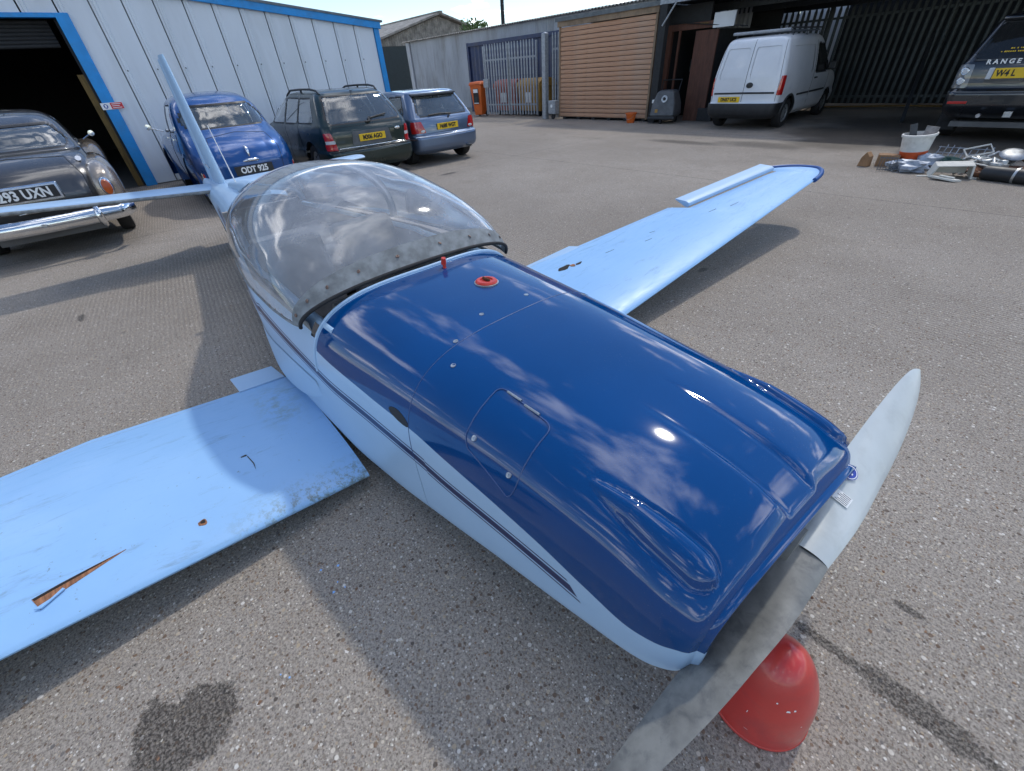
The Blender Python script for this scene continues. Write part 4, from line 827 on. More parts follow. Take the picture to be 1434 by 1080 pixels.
MB().box(-.01, .012, .45, .52, .92, 1.08).build('plate_lamp', MAT['lamp_clear'], su.root, bevel=.01).location.x = su.rear(.48, 1.0).x-.012
pr_ = su.rear(.3, 1.155); M = frame((pr_.x-.02, .60, 1.155), (0, -1, 0), (0, 0, 1)); text('tail_lettering', 'R A N G E', .085, MAT['print_white'], su.root, M, .004, 1.1, 'LEFT', .003)
for k, (y0, y1, z_) in enumerate(((.40, .02, 1.325), (.50, .02, 1.285))):
    yq = y0; b = MB()
    while yq > y1:
        wq = rng.uniform(.012, .022); hq = rng.uniform(.012, .020); p = su.rear(yq, z_); b.box(p.x-.006, p.x-.004, yq-wq, yq, z_-hq/2, z_+hq/2); yq -= wq+.007+(.02 if rng.random() < .18 else 0)
    b.build('window_lettering', MAT['plate_yellow'], su.root)
for sg in (1, -1):
    for z_ in (.90, 1.04): p = su.rear(sg*.82, z_, .014); disc(p, .055, .055, .02, 'round_lamp', 'chrome', su.root); disc(p+Vector((-.018, 0, 0)), .036, .036, .012, 'lamp_lens', 'lamp_clear', su.root)
    p = su.rear(sg*.72, .60, .008); MB().box(-.01, .006, sg*.72-.13, sg*.72+.13, .58, .62).build('reflector', MAT['lamp_red'], su.root, bevel=.006).location.x = p.x
    MB().box(.6, .63, sg*.80-.14, sg*.80+.14, .12, .50).build('mud_flap', MAT['rubber'], su.root, bevel=.01)
su.line([(-.92, .745), (.92, .745)], 'rear', .016, 'bumper_strip', 'plastic_grey'); su.line([(-.9, .82), (.9, .82)], 'rear', .005, mat='plastic_grey'); su.line([(-.84, 1.185), (.84, 1.185)], 'rear', .008, 'glass_lip', 'plastic_grey'); su.line([(-.68, 1.72), (.68, 1.72)], 'rear', .03, 'tailgate_spoiler', 'paint_black', out=.03)
MB().lathe([(.03, 0), (.03, .1)], (.02, .35, .42), (-1, 0, 0), 12).box(-.04, .1, -.05, .05, .40, .48).build('tow_bracket', MAT['steel'], su.root)
su.seats(2.4, 1.4, .65, .42, .62)
# ------------------------------------------------------------------ light aircraft
OA = (-2.0, .85, 0)
ac = thing('light_aircraft', 'light blue single engined light aircraft with dark blue cowling lying on its belly', 'aircraft', OA)
def yc(x): return .892+.016*x if x > -4 else .828
K = [0, -.0]
SX = [0, -.012, -.04, -.11, -.30, -.60, -.95, -1.30, -1.65, -2.4, -3.2, -4.0, -4.8, -5.6, -6.3, -6.75]
fw = pch([-x for x in SX], [.384, .402, .414, .428, .440, .462, .500, .538, .570, .585, .49, .365, .265, .18, .11, .05])
fzc = pch([-x for x in SX], [.645, .662, .680, .712, .757, .793, .822, .842, .855, .83, .83, .83, .80, .755, .71, .69])
fzb = pch([-x for x in SX], [.40, .37, .34, .298, .24, .178, .125, .085, .08, .08, .12, .19, .30, .42, .52, .58])
fn_ = pch([0, .06, .35, 1.0, 1.65, 2.4, 3.5, 5, 7], [3.6, 3.6, 3.5, 3.5, 3.4, 3.6, 3.0, 2.4, 2.2])
def bumps(x, yo):
    """raised pressings of the cowling, height above the plain surface"""
    h = np.zeros(np.broadcast(x, yo).shape); X_, Y_ = np.broadcast_arrays(x, yo)
    for sg in (-1, 1):
        # teardrop blister over the rocker cover, tail pointing aft
        t = np.clip((X_+.41)/.37, 0, 1); wd = .005+.029*np.sin(np.minimum(t/.8, 1)*math.pi/2)**.9; end = np.sqrt(np.clip(1-((t-.86)/.14)**2, 0, 1)); wd = np.where(t > .86, wd*end, wd)
        cyy = sg*(.338-.018*t); r = np.abs(Y_-cyy)/np.maximum(.002, wd); e = np.clip(1-r**2, 0, 1)**.75
        h += .019*e*(t > 0)*(t < 1)*np.clip(t*2.6, 0, 1)
        # faint gutter round the blister
        h -= .004*np.exp(-((r-1.15)/.18)**2)*(t > .05)*(t < 1)*np.clip(t*2, 0, 1)
        # long soft fold either side of the centre
        t2 = np.clip((X_+.50)/.47, 0, 1); cy = .075-.012*t2
        st = 1/(1+np.exp(-(np.abs(Y_)-cy)/.006)); sel = np.sign(Y_) == sg
        h += np.where(sel, .0125*t2**1.2*st*np.exp(-((np.abs(Y_)-cy)/.15)**2), 0)+np.where(sel, -.004*t2*np.exp(-((np.abs(Y_)-cy+.005)/.009)**2), 0)
    return h*np.clip((-.012-X_)/.035, 0, 1)
zpaint = pch([0, .022, .078, .179, .301, .458, .625, .87, 1.015, 1.268, 1.518, 1.789, 2.2], [.505, .503, .480, .458, .476, .510, .537, .578, .603, .622, .644, .664, .69])
zstripe = pch([.3, .632, .826, 1.05, 1.395, 1.678, 2.1, 2.6, 3.5, 5, 6.7], [.419, .433, .448, .480, .513, .533, .565, .60, .64, .66, .65])
def section(x, na):
    """half-turn parameter a in [-90,90] deg, for both sides -> full ring"""
    w, zc_, zb_, n = fw(-x), fzc(-x), fzb(-x), fn_(-x); zm = zb_+(zc_-zb_)*(.42 if x > -2.5 else .5)
    return w, zc_, zb_, n, zm
def fuselage_patch(x0, x1, nx, npsi, keep=None, crown_only=False):
    xs_ = np.linspace(x0, x1, nx); psi = np.linspace(-math.pi, math.pi, npsi)   # 0 = crown, +-pi = keel, >0 port (+y)
    V = np.zeros((nx, npsi, 3)); YO = np.zeros((nx, npsi))
    for i, x in enumerate(xs_):
        w, zc_, zb_, n, zm = section(x, 0); c = np.cos(psi); s_ = np.sin(psi)
        # even arclength-ish spacing of a superellipse
        n = np.where(c >= 0, n, 9.0 if x > -2.5 else n); r = (np.abs(c)**n+np.abs(s_)**n)**(-1/n); yo = w*r*s_; zz_ = np.where(c >= 0, zm+(zc_-zm)*r*c, zm+(zm-zb_)*r*c)
        crownarc = .018*np.clip(1-(yo/w)**2, 0, 1)*(c > 0); zz_ = zz_+crownarc
        if x > -1.0: zz_ = zz_+np.where(c > 0.0, bumps(np.full_like(yo, x), yo)*np.clip(c*4, 0, 1), 0)
        V[i, :, 0] = x-.055*np.clip((.39-yo)/.78, 0, 1)*max(0, 1+x/.6)**1.5; V[i, :, 1] = yc(x)+yo; V[i, :, 2] = zz_; YO[i] = yo
    return xs_, V, YO
def xarc(yo): return -1.60-.10*np.abs(yo/.56)**2.0
def paint_uv(V, YO):
    x = V[:, :1, 0]*0+np.maximum(V[..., 0].max(1, keepdims=True), -9)+V[..., 0]*0; z = V[..., 2]
    m1 = z-zpaint(-x); m2 = x-xarc(YO); up = np.minimum(m1, m2)
    return np.stack([x, up], -1).reshape(-1, 2), np.stack([x, z-zstripe(-x)], -1).reshape(-1, 2)
def aircraft_paint(name, plain=False):
    m, T = newmat(name)
    light = (.36, .52, .70); deep = (.0001, .045, .168); ink = (.008, .018, .085)
    nz = T.noise(T.o, 3, 6, .6); lb = T.mix(T.ramp(nz, .35, .75, 0, .35), light, (.30, .45, .62))
    gr_ = T.noise(T.mapv(T.o, (1, .5, 2)), 5, 9, .75, .6); lb = T.mix(T.ramp(gr_, .60, .80, 0, .4), lb, (.20, .26, .28))
    if not plain:
        uv = T.new('ShaderNodeUVMap', uv_map='paint').outputs[0]; u, v, _ = T.xyz(uv); uv2 = T.new('ShaderNodeUVMap', uv_map='stripe').outputs[0]; u2, v2, _ = T.xyz(uv2)
        v2 = T.math('ADD', v2, T.math('MULTIPLY', T.ramp(u2, -.982, -.978, 0, 1, False), .007))
        def band(c, hw): return T.ramp(T.math('ABSOLUTE', T.math('SUBTRACT', v2, c)), hw+.0006, hw-.0006, 0, 1, False)
        st = T.math('MAXIMUM', band(0, .0165), T.math('MAXIMUM', band(.028, .0036), band(-.028, .0036)))
        cutx = T.math('ADD', u2, T.math('MULTIPLY', v2, .9)); st = T.math('MULTIPLY', st, T.ramp(cutx, -.338, -.342, 0, 1, False)); st = T.math('MULTIPLY', st, T.ramp(u2, -5.2, -4.8))
        bm = T.ramp(v, -.0006, .0006, 0, 1, False)
        col = T.mix(st, lb, ink); dcol = T.mix(T.ramp(T.noise(T.o, 2, 3), .3, .7), deep, tuple(c*1.15 for c in deep)); dust = T.math('MULTIPLY', T.ramp(T.noise(T.o, 260, 2, .6), .66, .74), T.ramp(T.noise(T.o, 3.5, 4), .40, .68)); dcol = T.mix(T.math('MULTIPLY', dust, .35), dcol, (.22, .24, .28)); col = T.mix(bm, col, dcol)
        T.set(T.b, 'Roughness', T.mix(bm, (.38, .38, .38), (.06, .06, .06))); T.set(T.b, 'Coat Weight', T.ramp(bm, 0, 1, .25, 1.0)); T.set(T.b, 'Specular IOR Level', T.ramp(bm, 0, 1, .5, 0.0))
    else: col = lb; T.b.inputs['Roughness'].default_value = .42; T.b.inputs['Coat Weight'].default_value = .12
    T.b.inputs['Coat Roughness'].default_value = .06
    T.set(T.b, 'Base Color', col)
    wv = T.noise(T.o, 2.6, 2, .4); T.set(T.b, 'Normal', T.bump(wv, .02, .02)); 
    if not plain: T.set(T.b, 'Coat Normal', T.bump(wv, .02, .02))
    return m
MAT['fus_paint'] = aircraft_paint('fus_paint')
def loft(name, x0, x1, nx, npsi, parent=ac, mask=None, lip=0):
    xs_, V, YO = fuselage_patch(x0, x1, nx, npsi); uv1, uv2 = paint_uv(V, YO); F = gridfaces(nx, npsi)
    P = V.reshape(-1, 3)
    if mask is not None:
        cen = P[F].mean(1); yo = YO.reshape(-1)[F].mean(1); F = F[mask(cen, yo)]
    return mk(name, P, F, MAT['fus_paint'], parent, 179, OA, {'paint': uv1, 'stripe': uv2}), V, YO
cowl, Vc, _ = loft('engine_cowling', 0, -1.045, 230, 620)
# rolled lip at the front of the cowling and dark nose bulkhead with two intakes
lipv = Vc[0]; nl = len(lipv); c0 = lipv.mean(0); ring = [lipv]
for (dx, sc) in ((.014, .985), (.016, .96), (.004, .94), (-.03, .93)): q = c0+(lipv-c0)*sc; q[:, 0] = lipv[:, 0]+dx; ring.append(q)
RV = np.concatenate(ring); RF = np.array([(i*nl+j, i*nl+j+1, (i+1)*nl+j+1, (i+1)*nl+j) for i in range(len(ring)-1) for j in range(nl-1)])
uvl = np.zeros((len(RV), 2)); uvl[:, 1] = np.where(RV[:, 2] > .505, .01, -.01); uvs = np.zeros((len(RV), 2)); uvs[:, 1] = 1
mk('cowl_lip', RV, RF, MAT['fus_paint'], cowl, 179, OA, {'paint': uvl, 'stripe': uvs})
bk = c0+(lipv-c0)*.935; bk[:, 0] = lipv[:, 0]-.024; mk('nose_bulkhead', [tuple(p) for p in bk], [tuple(range(nl-1))], MAT['plastic_black'], cowl, None, OA)
X('hatch_edge', (.035, .075, .20), .4)
# seam tape between cowling and scuttle
seam = Vc[-1]; sm_ = MB(); 
pts = [Vector(p)+Vector((0, 0, .0)) for p in seam[int(.27*nl):int(.73*nl)]]
sm_.tube([p for p in pts[::4]], .0016, 6).build('cowl_seam', MAT['hatch_edge'], cowl, 60, OA)
loft('scuttle_deck', -1.047, -1.76, 70, 300, mask=lambda c, yo: (c[:, 0] > xarc(yo)-.028) | (c[:, 2] < .70))
sill = lambda x: .755+.0*x
rear_f, Vr, Yr = loft('rear_fuselage', -1.758, -6.75, 200, 220, mask=lambda c, yo: ((c[:, 0] < -4.15) | (c[:, 2] < .752)) & (c[:, 0] < -1.757))
# coaming strip (pale edge behind the blue deck)
cs = []
for a_ in np.radians(np.linspace(-72, 72, 61)):
    w, zc_, zb_, n, zm = section(-1.64, 0); c_, s_ = math.cos(a_), math.sin(a_); r = float((abs(c_)**n+abs(s_)**n)**(-1/n)); yo = float(w*r*s_); x = float(xarc(yo)); z = float(zm+(zc_-zm)*r*c_+.018*max(0, 1-(yo/w)**2)); cs.append(Vector((x-.012, yc(x)+yo*1.004, z+.004)))
MB().tube(cs, .007, 8).build('coaming_strip', MAT['white_paint'] if False else aircraft_paint('light_paint', True), ac, 60, OA)
MAT['light_paint'] = bpy.data.materials['light_paint']
# sill rails along the cockpit
for sg in (-1, 1):
    P = []
    for x in np.linspace(-1.60, -4.2, 40):
        w, zc_, zb_, n, zm = section(x, 0); z = .752; k = (np.clip(1-abs((z-zm)/(zc_-zm))**n, 0, 1))**(1/n); P.append(Vector((x, yc(x)+sg*(w*k-.012), z)))
    MB().tube(P, .017, 8).build('cockpit_sill', MAT['light_paint'], ac, 60, OA)
# cockpit tub, seats, coaming panel
MAT['cockpit_grey'] = X('cockpit_grey', (.26, .25, .235), .85, var=.25); MAT['vinyl'] = X('vinyl', (.085, .085, .09), .6, var=.3, bump=.1)
b = MB().box(-4.0, -1.75, .42, 1.28, .16, .20); b.build('cockpit_floor', MAT['cockpit_grey'], ac, None, OA)
for sg in (-1, 1): 
    q = MB()
    for (xa, xb) in ((-1.75, -2.6), (-2.6, -3.4), (-3.4, -4.05)): wa, wb_ = float(fw(-xa))-.05, float(fw(-xb))-.05; q.add([(xa, yc(xa)+sg*wa, .2), (xb, yc(xb)+sg*wb_, .2), (xb, yc(xb)+sg*wb_, .76), (xa, yc(xa)+sg*wa, .76)], [(0, 1, 2, 3)])
    q.build('cockpit_side_lining', MAT['cockpit_grey'], ac, None, OA)
MB().box(-4.06, -4.02, .50, 1.18, .2, .80).build('rear_bulkhead', MAT['cockpit_grey'], ac, None, OA)
MB().prism([(-1.73, .40, .50), (-1.73, 1.30, .50), (-1.73, 1.24, .80), (-1.73, 1.0, .835), (-1.73, .70, .835), (-1.73, .46, .80)], (-.025, 0, 0)).build('instrument_panel', MAT['cockpit_grey'], ac, None, OA)
for k, (y, z, r) in enumerate([(.58, .70, .04), (.69, .72, .04), (.80, .72, .04), (.92, .72, .04), (1.03, .71, .03), (.63, .60, .03), (.75, .60, .03)]): MB().lathe([(r, 0), (r, .012), (r*.85, .012), (r*.85, .006)], (-1.756, y, z), (-1, 0, 0), 18).build('instrument', MAT['steel'], ac, 40, OA)
for y in (.60, 1.09):
    s_ = MB().box(-2.75, -2.25, y-.21, y+.21, .24, .36).prism([(-2.70, y-.21, .34), (-2.60, y-.21, .34), (-2.80, y-.21, .83), (-2.90, y-.21, .83)], (0, .42, 0)).build('seat', MAT['vinyl'], ac, None, OA, .04)
    MB().tube([(-2.1, y, .2), (-2.12, y, .45), (-2.08, y, .58)], .012, 8).build('control_stick', MAT['plastic_black'], ac, 60, OA)
MB().box(-3.85, -3.1, .55, 1.14, .30, .62).build('parcel_shelf', MAT['cockpit_grey'], ac, None, OA, .03)
# ---- canopy
MAT['canopy_acrylic'] = glassmat('canopy_acrylic', (.86, .89, .91), .29, (.72, .74, .77), 1.0, .06, .3)
cX = [1.655, 1.72, 1.85, 2.05, 2.35, 2.7, 3.1, 3.5, 3.9, 4.2, 4.38]
cw = pch(cX, [.560, .572, .583, .588, .585, .552, .488, .400, .290, .180, .06]); ch = pch(cX, [.896, .978, 1.085, 1.170, 1.228, 1.210, 1.145, 1.05, .945, .865, .835])
cb = pch(cX, [.755, .757, .762, .760, .760, .762, .768, .775, .785, .80, .82]); cn = pch(cX, [2.4, 2.35, 2.25, 2.15, 2.1, 2.1, 2.05, 2, 2, 2, 2])
nx, na = 110, 90; V = np.zeros((nx, na, 3))
for i, xv in enumerate(np.r_[np.linspace(1.655, 2.2, 40), np.linspace(2.22, 4.38, 70)]):
    a = np.linspace(0, math.pi, na); n = cn(xv); c = np.cos(a); s_ = np.sin(a); yo = cw(xv)*np.sign(c)*np.abs(c)**(2/n)*(1+.035*np.sin(2*a)*np.sign(c)*np.clip((xv-1.7)/.3, 0, 1)); zz_ = cb(xv)+(ch(xv)-cb(xv))*s_**(2/n)
    V[i, :, 0] = -xv-.10*(1-s_)*np.clip((2.0-xv)/.345, 0, 1); V[i, :, 1] = yc(-xv)+yo; V[i, :, 2] = zz_
cano = mk('canopy', V.reshape(-1, 3), gridfaces(nx, na), MAT['canopy_acrylic'], ac, 179, OA)
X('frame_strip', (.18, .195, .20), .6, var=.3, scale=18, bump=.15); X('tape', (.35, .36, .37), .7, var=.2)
def strip(rowa, rowb, off, name, mat, parent):
    A = V[rowa]; B = V[rowb]; cen = np.array([-2.4, .85, .7]); na_ = (A-cen); na_ /= np.linalg.norm(na_, axis=1)[:, None]
    vv = np.concatenate([A+na_*off, B+na_*off, B-na_*.004, A-na_*.004]); n = len(A); ff = []
    for k in range(4): 
        for j in range(n-1): ff.append((k*n+j, k*n+j+1, ((k+1) % 4)*n+j+1, ((k+1) % 4)*n+j))
    return mk(name, vv, np.array(ff), MAT[mat], parent, 40, OA)
fs = strip(0, 4, .003, 'front_frame', 'frame_strip', cano)
MB().tube([Vector(p)+Vector((.006, 0, -.006)) for p in V[0]], .008, 8).build('frame_seal', MAT['rubber'], cano, 60, OA)
ss_ = MB().lathe([(.008, 0), (.008, .002), (.005, .004), (.002, .003)], (0, 0, 0), (0, 0, 1), 12, False); X('fastener', (.20, .13, .10), .5, .4); sme = mesh('fastener', ss_.v, ss_.f, MAT['fastener'], 40)
for t in np.linspace(.06, .94, 10):
    j = int(t*(na-1)); p = Vector(V[2, j]); nrm_ = Vector((p-Vector((-2.2, .85, .6)))); nrm_.x *= .3; nrm_.normalize()
    o = obj('fastener', sme, cano, p+nrm_*.0035-Vector(OA)); o.rotation_euler = nrm_.to_track_quat('Z', 'Y').to_euler()
# base rail of the canopy both sides
for sl_ in (2, na-3):
    MB().tube([Vector(V[i, 0 if sl_ == 2 else na-1])+Vector((0, 0, .0)) for i in range(0, nx, 3)], .006, 8).build('base_rail', MAT['frame_strip'], cano, 60, OA)
    for i in range(4, 96, 6): o = obj('fastener', sme, cano, Vector(V[i, sl_])+Vector((0, (.008 if sl_ == 2 else -.008), 0))-Vector(OA)); o.rotation_euler = (0, R(90), R(90) if sl_ == 2 else R(-90)); o.scale = (.6, .6, .6)
# hoop inside the canopy, its rear fairing frame and a paper sticker
hp = [Vector(V[62, j])*1.0 for j in range(0, na)]; cen = Vector((-2.7, .85, .8)); MB().tube([cen+(p-cen)*.975 for p in hp], .014, 8).build('canopy_hoop', MAT['tape'], cano, 60, OA)
hp = [Vector(V[96, j]) for j in range(0, na)]; MB().tube([Vector((p.x, .84+(p.y-.84)*.98, .78+(p.z-.78)*.98)) for p in hp], .018, 8).build('rear_hoop', MAT['light_paint'], cano, 60, OA)
st = []; 
for i in (72, 76): 
    for j in (58, 64): st.append(V[i, j]+np.array([0, -.004, .006]))
MB().add(st, [(0, 1, 3, 2)]).build('sticker', MAT['tape'], cano, None, OA)
# strip of paler polycarbonate edge where the fairing behind the canopy meets the spine
loftc = MB().tube([Vector((-4.2, .84, .86)), Vector((-4.6, .84, .845)), Vector((-5.2, .835, .80))], [.09, .07, .04], 14).build('spine_fairing', MAT['light_paint'], ac, 60, OA)
# ---- fittings on the scuttle
X('red_handle', (.50, .035, .02), .4); 
def deckz(x, y): 
    w, zc_, zb_, n, zm = section(x, 0); yo = y-yc(x); return float(zm+(zc_-zm)*(np.clip(1-(abs(yo)/w)**n, 0, 1))**(1/n)+.018*(1-(yo/w)**2)+(bumps(np.array([x]), np.array([yo]))[0] if x > -1 else 0))
cp = (-1.31, .955); z0 = deckz(*cp)
fc = MB().lathe([(.044, -.004), (.046, .006), (.040, .012), (.026, .013), (.024, .008), (.001, .008)], (cp[0], cp[1], z0), (0, .05, 1), 28, False).build('fuel_filler', MAT['red_handle'], ac, 40, OA)
MB().box(cp[0]-.022, cp[0]+.022, cp[1]-.004, cp[1]+.004, z0+.008, z0+.02).build('filler_tab', MAT['rust'], fc, None, OA, .002)
MB().lathe([(.049, -.004), (.050, .003), (.045, .004)], (cp[0], cp[1], z0), (0, .05, 1), 28).build('filler_ring', MAT['alloy'], fc, 40, OA)
hz0 = deckz(-1.555, .915)
MB().tube([(-1.555, .915, hz0-.01), (-1.555, .915, hz0+.03)], [.008, .007], 10).tube([(-1.558, .915, hz0+.018), (-1.552, .915, hz0+.045)], [.012, .010], 10).build('canopy_release', MAT['red_handle'], ac, 60, OA)
for y in (.80, 1.12, .62): zq = deckz(-1.72, y); MB().tube([(-1.73, y, zq-.01), (-1.74, y, zq+.035), (-1.735, y+.02, zq+.045)], .007, 8).build('canopy_hook', MAT['red_handle'], ac, 60, OA)
for (x, y) in ((-1.12, 1.0), (-1.06, .62), (-1.12, .78), (-.98, .55), (-1.02, 1.22)):
    zq = deckz(x, y); MB().lathe([(.009, -.002), (.009, .0015), (.0075, .0015), (.007, .0005), (.001, .0005)], (x, y, zq), (0, (y-.86)*.6, 1), 14, False).build('cowl_fastener', MAT['steel'], cowl, 40, OA)
# oil access hatch: rounded panel following the cowl, slightly proud with a bright edge
xs0, xs1, y0_, y1_ = -.86, -.60, .405, .665
def rrect(x0, x1, y0, y1, r, n=8):
    P = []
    for (cx_, cy_, a0) in ((x1-r, y1-r, 0), (x0+r, y1-r, 90), (x0+r, y0+r, 180), (x1-r, y0+r, 270)):
        for k in range(n+1): a = R(a0+90*k/n); P.append((cx_+r*math.cos(a), cy_+r*math.sin(a)))
    return P
def fit_hatch(p):   # moves and resizes the hatch outline to corners fitted from image pixels
    u = (p[0]-xs0)/(xs1-xs0); v_ = (p[1]-y0_)/(y1_-y0_); return (-.79+.215*u, .430+.160*v_)
EP = []
rp = rrect(xs0, xs1, y0_, y1_, .035); rp2 = []
for i in range(len(rp)):
    a_, b_ = rp[i], rp[(i+1) % len(rp)]
    for t in (0, .25, .5, .75) if math.dist(a_, b_) > .03 else (0,): rp2.append((a_[0]+(b_[0]-a_[0])*t, a_[1]+(b_[1]-a_[1])*t))
def cowlpt(x, y, up=0.0): return Vector((x, y, deckz(x, y)+up))
ring_ = [cowlpt(*fit_hatch(p), .0016) for p in rp2]
hatch = MB().tube(ring_+[ring_[0]], .0021, 6).build('access_hatch', MAT['hatch_edge'], cowl, 60, OA)
for t in (.28, .62): p = fit_hatch((xs0+(xs1-xs0)*t, y1_)); q = cowlpt(*p, .003); MB().tube([q+Vector((-.03, 0, 0)), q+Vector((.03, 0, 0))], .004, 8).build('hatch_hinge', MAT['steel'], cowl, 60, OA)
for t in (.15, .85): p = fit_hatch((xs0+(xs1-xs0)*t, y0_+.035)); q = cowlpt(*p, .001); MB().lathe([(.009, -.003), (.009, .002), (.006, .003), (.001, .003)], q, (0, -.6, .8), 14, False).build('hatch_fastener', MAT['steel'], cowl, 40, OA)
# black patch as the shade inside a small vent low on the starboard scuttle
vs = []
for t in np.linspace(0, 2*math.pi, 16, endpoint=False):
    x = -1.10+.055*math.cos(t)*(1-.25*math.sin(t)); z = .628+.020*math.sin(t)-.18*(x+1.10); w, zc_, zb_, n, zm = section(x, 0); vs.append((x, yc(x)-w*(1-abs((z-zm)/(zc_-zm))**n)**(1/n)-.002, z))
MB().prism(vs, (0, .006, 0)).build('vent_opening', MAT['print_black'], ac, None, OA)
# ---- wings
def wing_paint():
    m, T = newmat('wing_paint'); o = T.o; x, y, z = T.xyz(o)
    col = T.mix(T.ramp(T.noise(o, 1.4, 5, .6), .3, .7), (.25, .46, .73), (.29, .505, .77))
    sc = T.noise(T.mapv(o, (2.4, .55, 1), rot=(0, 0, R(28))), 6, 10, .8, .5); col = T.mix(T.ramp(sc, .53, .76, 0, .6), col, (.12, .15, .165))
    sp2 = T.noise(o, 38, 4, .7); col = T.mix(T.math('MULTIPLY', T.ramp(sp2, .64, .74), T.ramp(T.noise(o, 1.8, 4), .45, .65)), col, (.16, .19, .20))
    # green algae along the leading edge near the root and under the fairing
    lead = T.ramp(x, .36, .53); root = T.math('MULTIPLY', T.ramp(y, -1.25, -.80), T.ramp(y, -.1, -.4)); alg = T.math('MULTIPLY', T.math('MULTIPLY', lead, root), T.ramp(T.noise(o, 26, 8, .8), .47, .60))
    col = T.mix(T.math('MULTIPLY', alg, .75), col, (.13, .13, .045))
    ab = T.math('MULTIPLY', T.math('MULTIPLY', T.ramp(x, .10, -.2), T.ramp(x, -.6, -.3)), T.ramp(T.math('ABSOLUTE', T.math('SUBTRACT', T.math('ABSOLUTE', y), .72)), .16, .02)); col = T.mix(T.math('MULTIPLY', T.math('MULTIPLY', ab, T.ramp(T.noise(o, 12, 7, .75), .42, .65)), .5), col, (.20, .22, .12))
    T.set(T.b, 'Base Color', col); T.set(T.b, 'Roughness', T.ramp(sc, .4, .7, .38, .62)); T.b.inputs['Coat Weight'].default_value = .08
    T.set(T.b, 'Normal', T.bump(T.noise(o, 5, 3), .08, .01)); return m
MAT['wing_paint'] = wing_paint(); X('tip_blue', (.012, .07, .25), .4, dirt=(.1, .14, .2), damt=.4); X('raw_wood', (.30, .13, .06), .8, var=.4, scale=20, stretch=(1, 6, 1), bump=.3); X('hole_shade', (.02, .015, .012), .9); X('scuff_dark', (.035, .03, .028), .9)  # flat dark pieces on the skin stand for the shade inside the holes
xle = -1.47  # wing numbers from here on: first fit scaled up about the camera
def te(s_): return np.interp(s_, [.58, 1.55, 1.93, 3.16, 4.74], [-2.605, -2.60, -2.51, -2.315, -2.05])
def foil(c, t, n=26):
    """upper then lower, from TE over LE to TE; returns (xi from LE, z)"""
    b = np.linspace(0, math.pi, n); xi = .5*(1-np.cos(b)); yt = 5*t*(.2969*np.sqrt(xi)-.126*xi-.3516*xi**2+.2843*xi**3-.1036*xi**4); cam_ = .03*4*xi*(1-xi)
    up = np.stack([xi*c, (yt*.62+cam_*.9)*c], -1)[::-1]; lo = np.stack([xi*c, (-yt*.95+cam_*.55)*c], -1)[1:]
    return np.concatenate([up, lo])
def wpt(side, s_, x, zoff):
    """spanwise station s_ (distance from the centre line) on the chord plane"""
    return (x, .875+side*s_, .080+.104*(s_-.55)+zoff)
def wing(side, name, s0, s1, cut_al):
    v = []; n = len(foil(1, .1)); ss = np.r_[np.linspace(s0, 4.34, 48), np.linspace(4.38, 4.74, 14)]
    for s_ in ss:
        k = max(0, (s_-4.34)/.41); tip = math.sqrt(max(0, 1-k**2.6)); xt = te(s_)
        if cut_al and 3.20 < s_ < 4.54: xt = xt+.165
        lead = xle-(1-tip)*.16; tail = xt+(1-tip)*.40; c = lead-tail; th = .125*(1-.25*(s_-.56)/4.2)
        for (xi, z) in foil(c, th*(.35+.65*tip) if k > 0 else th): v.append(wpt(side, s_, lead-xi, z))
    m = len(ss); f = [(i*n+j, (i+1)*n+j, (i+1)*n+j+1, i*n+j+1) for i in range(m-1) for j in range(n-1)]+[tuple(range(n))[::-1], tuple(range((m-1)*n, m*n))]
    f = [q if side > 0 else q[::-1] for q in f]
    return mk(name, v, f, MAT['wing_paint'], ac, 50, OA)
w_r = wing(1, 'port_wing', .59, 4.74, True); w_l = wing(-1, 'starboard_wing', .59, 4.74, True)
def wtop(side, s_, x):
    c = xle-te(s_); xi = (xle-x)/c; t = .125*(1-.25*(s_-.56)/4.2); yt = 5*t*(.2969*math.sqrt(max(0, xi))-.126*xi-.3516*xi**2+.2843*xi**3-.1036*xi**4); return Vector(wpt(side, s_, x, (yt*.62+.03*4*xi*(1-xi)*.9)*c))
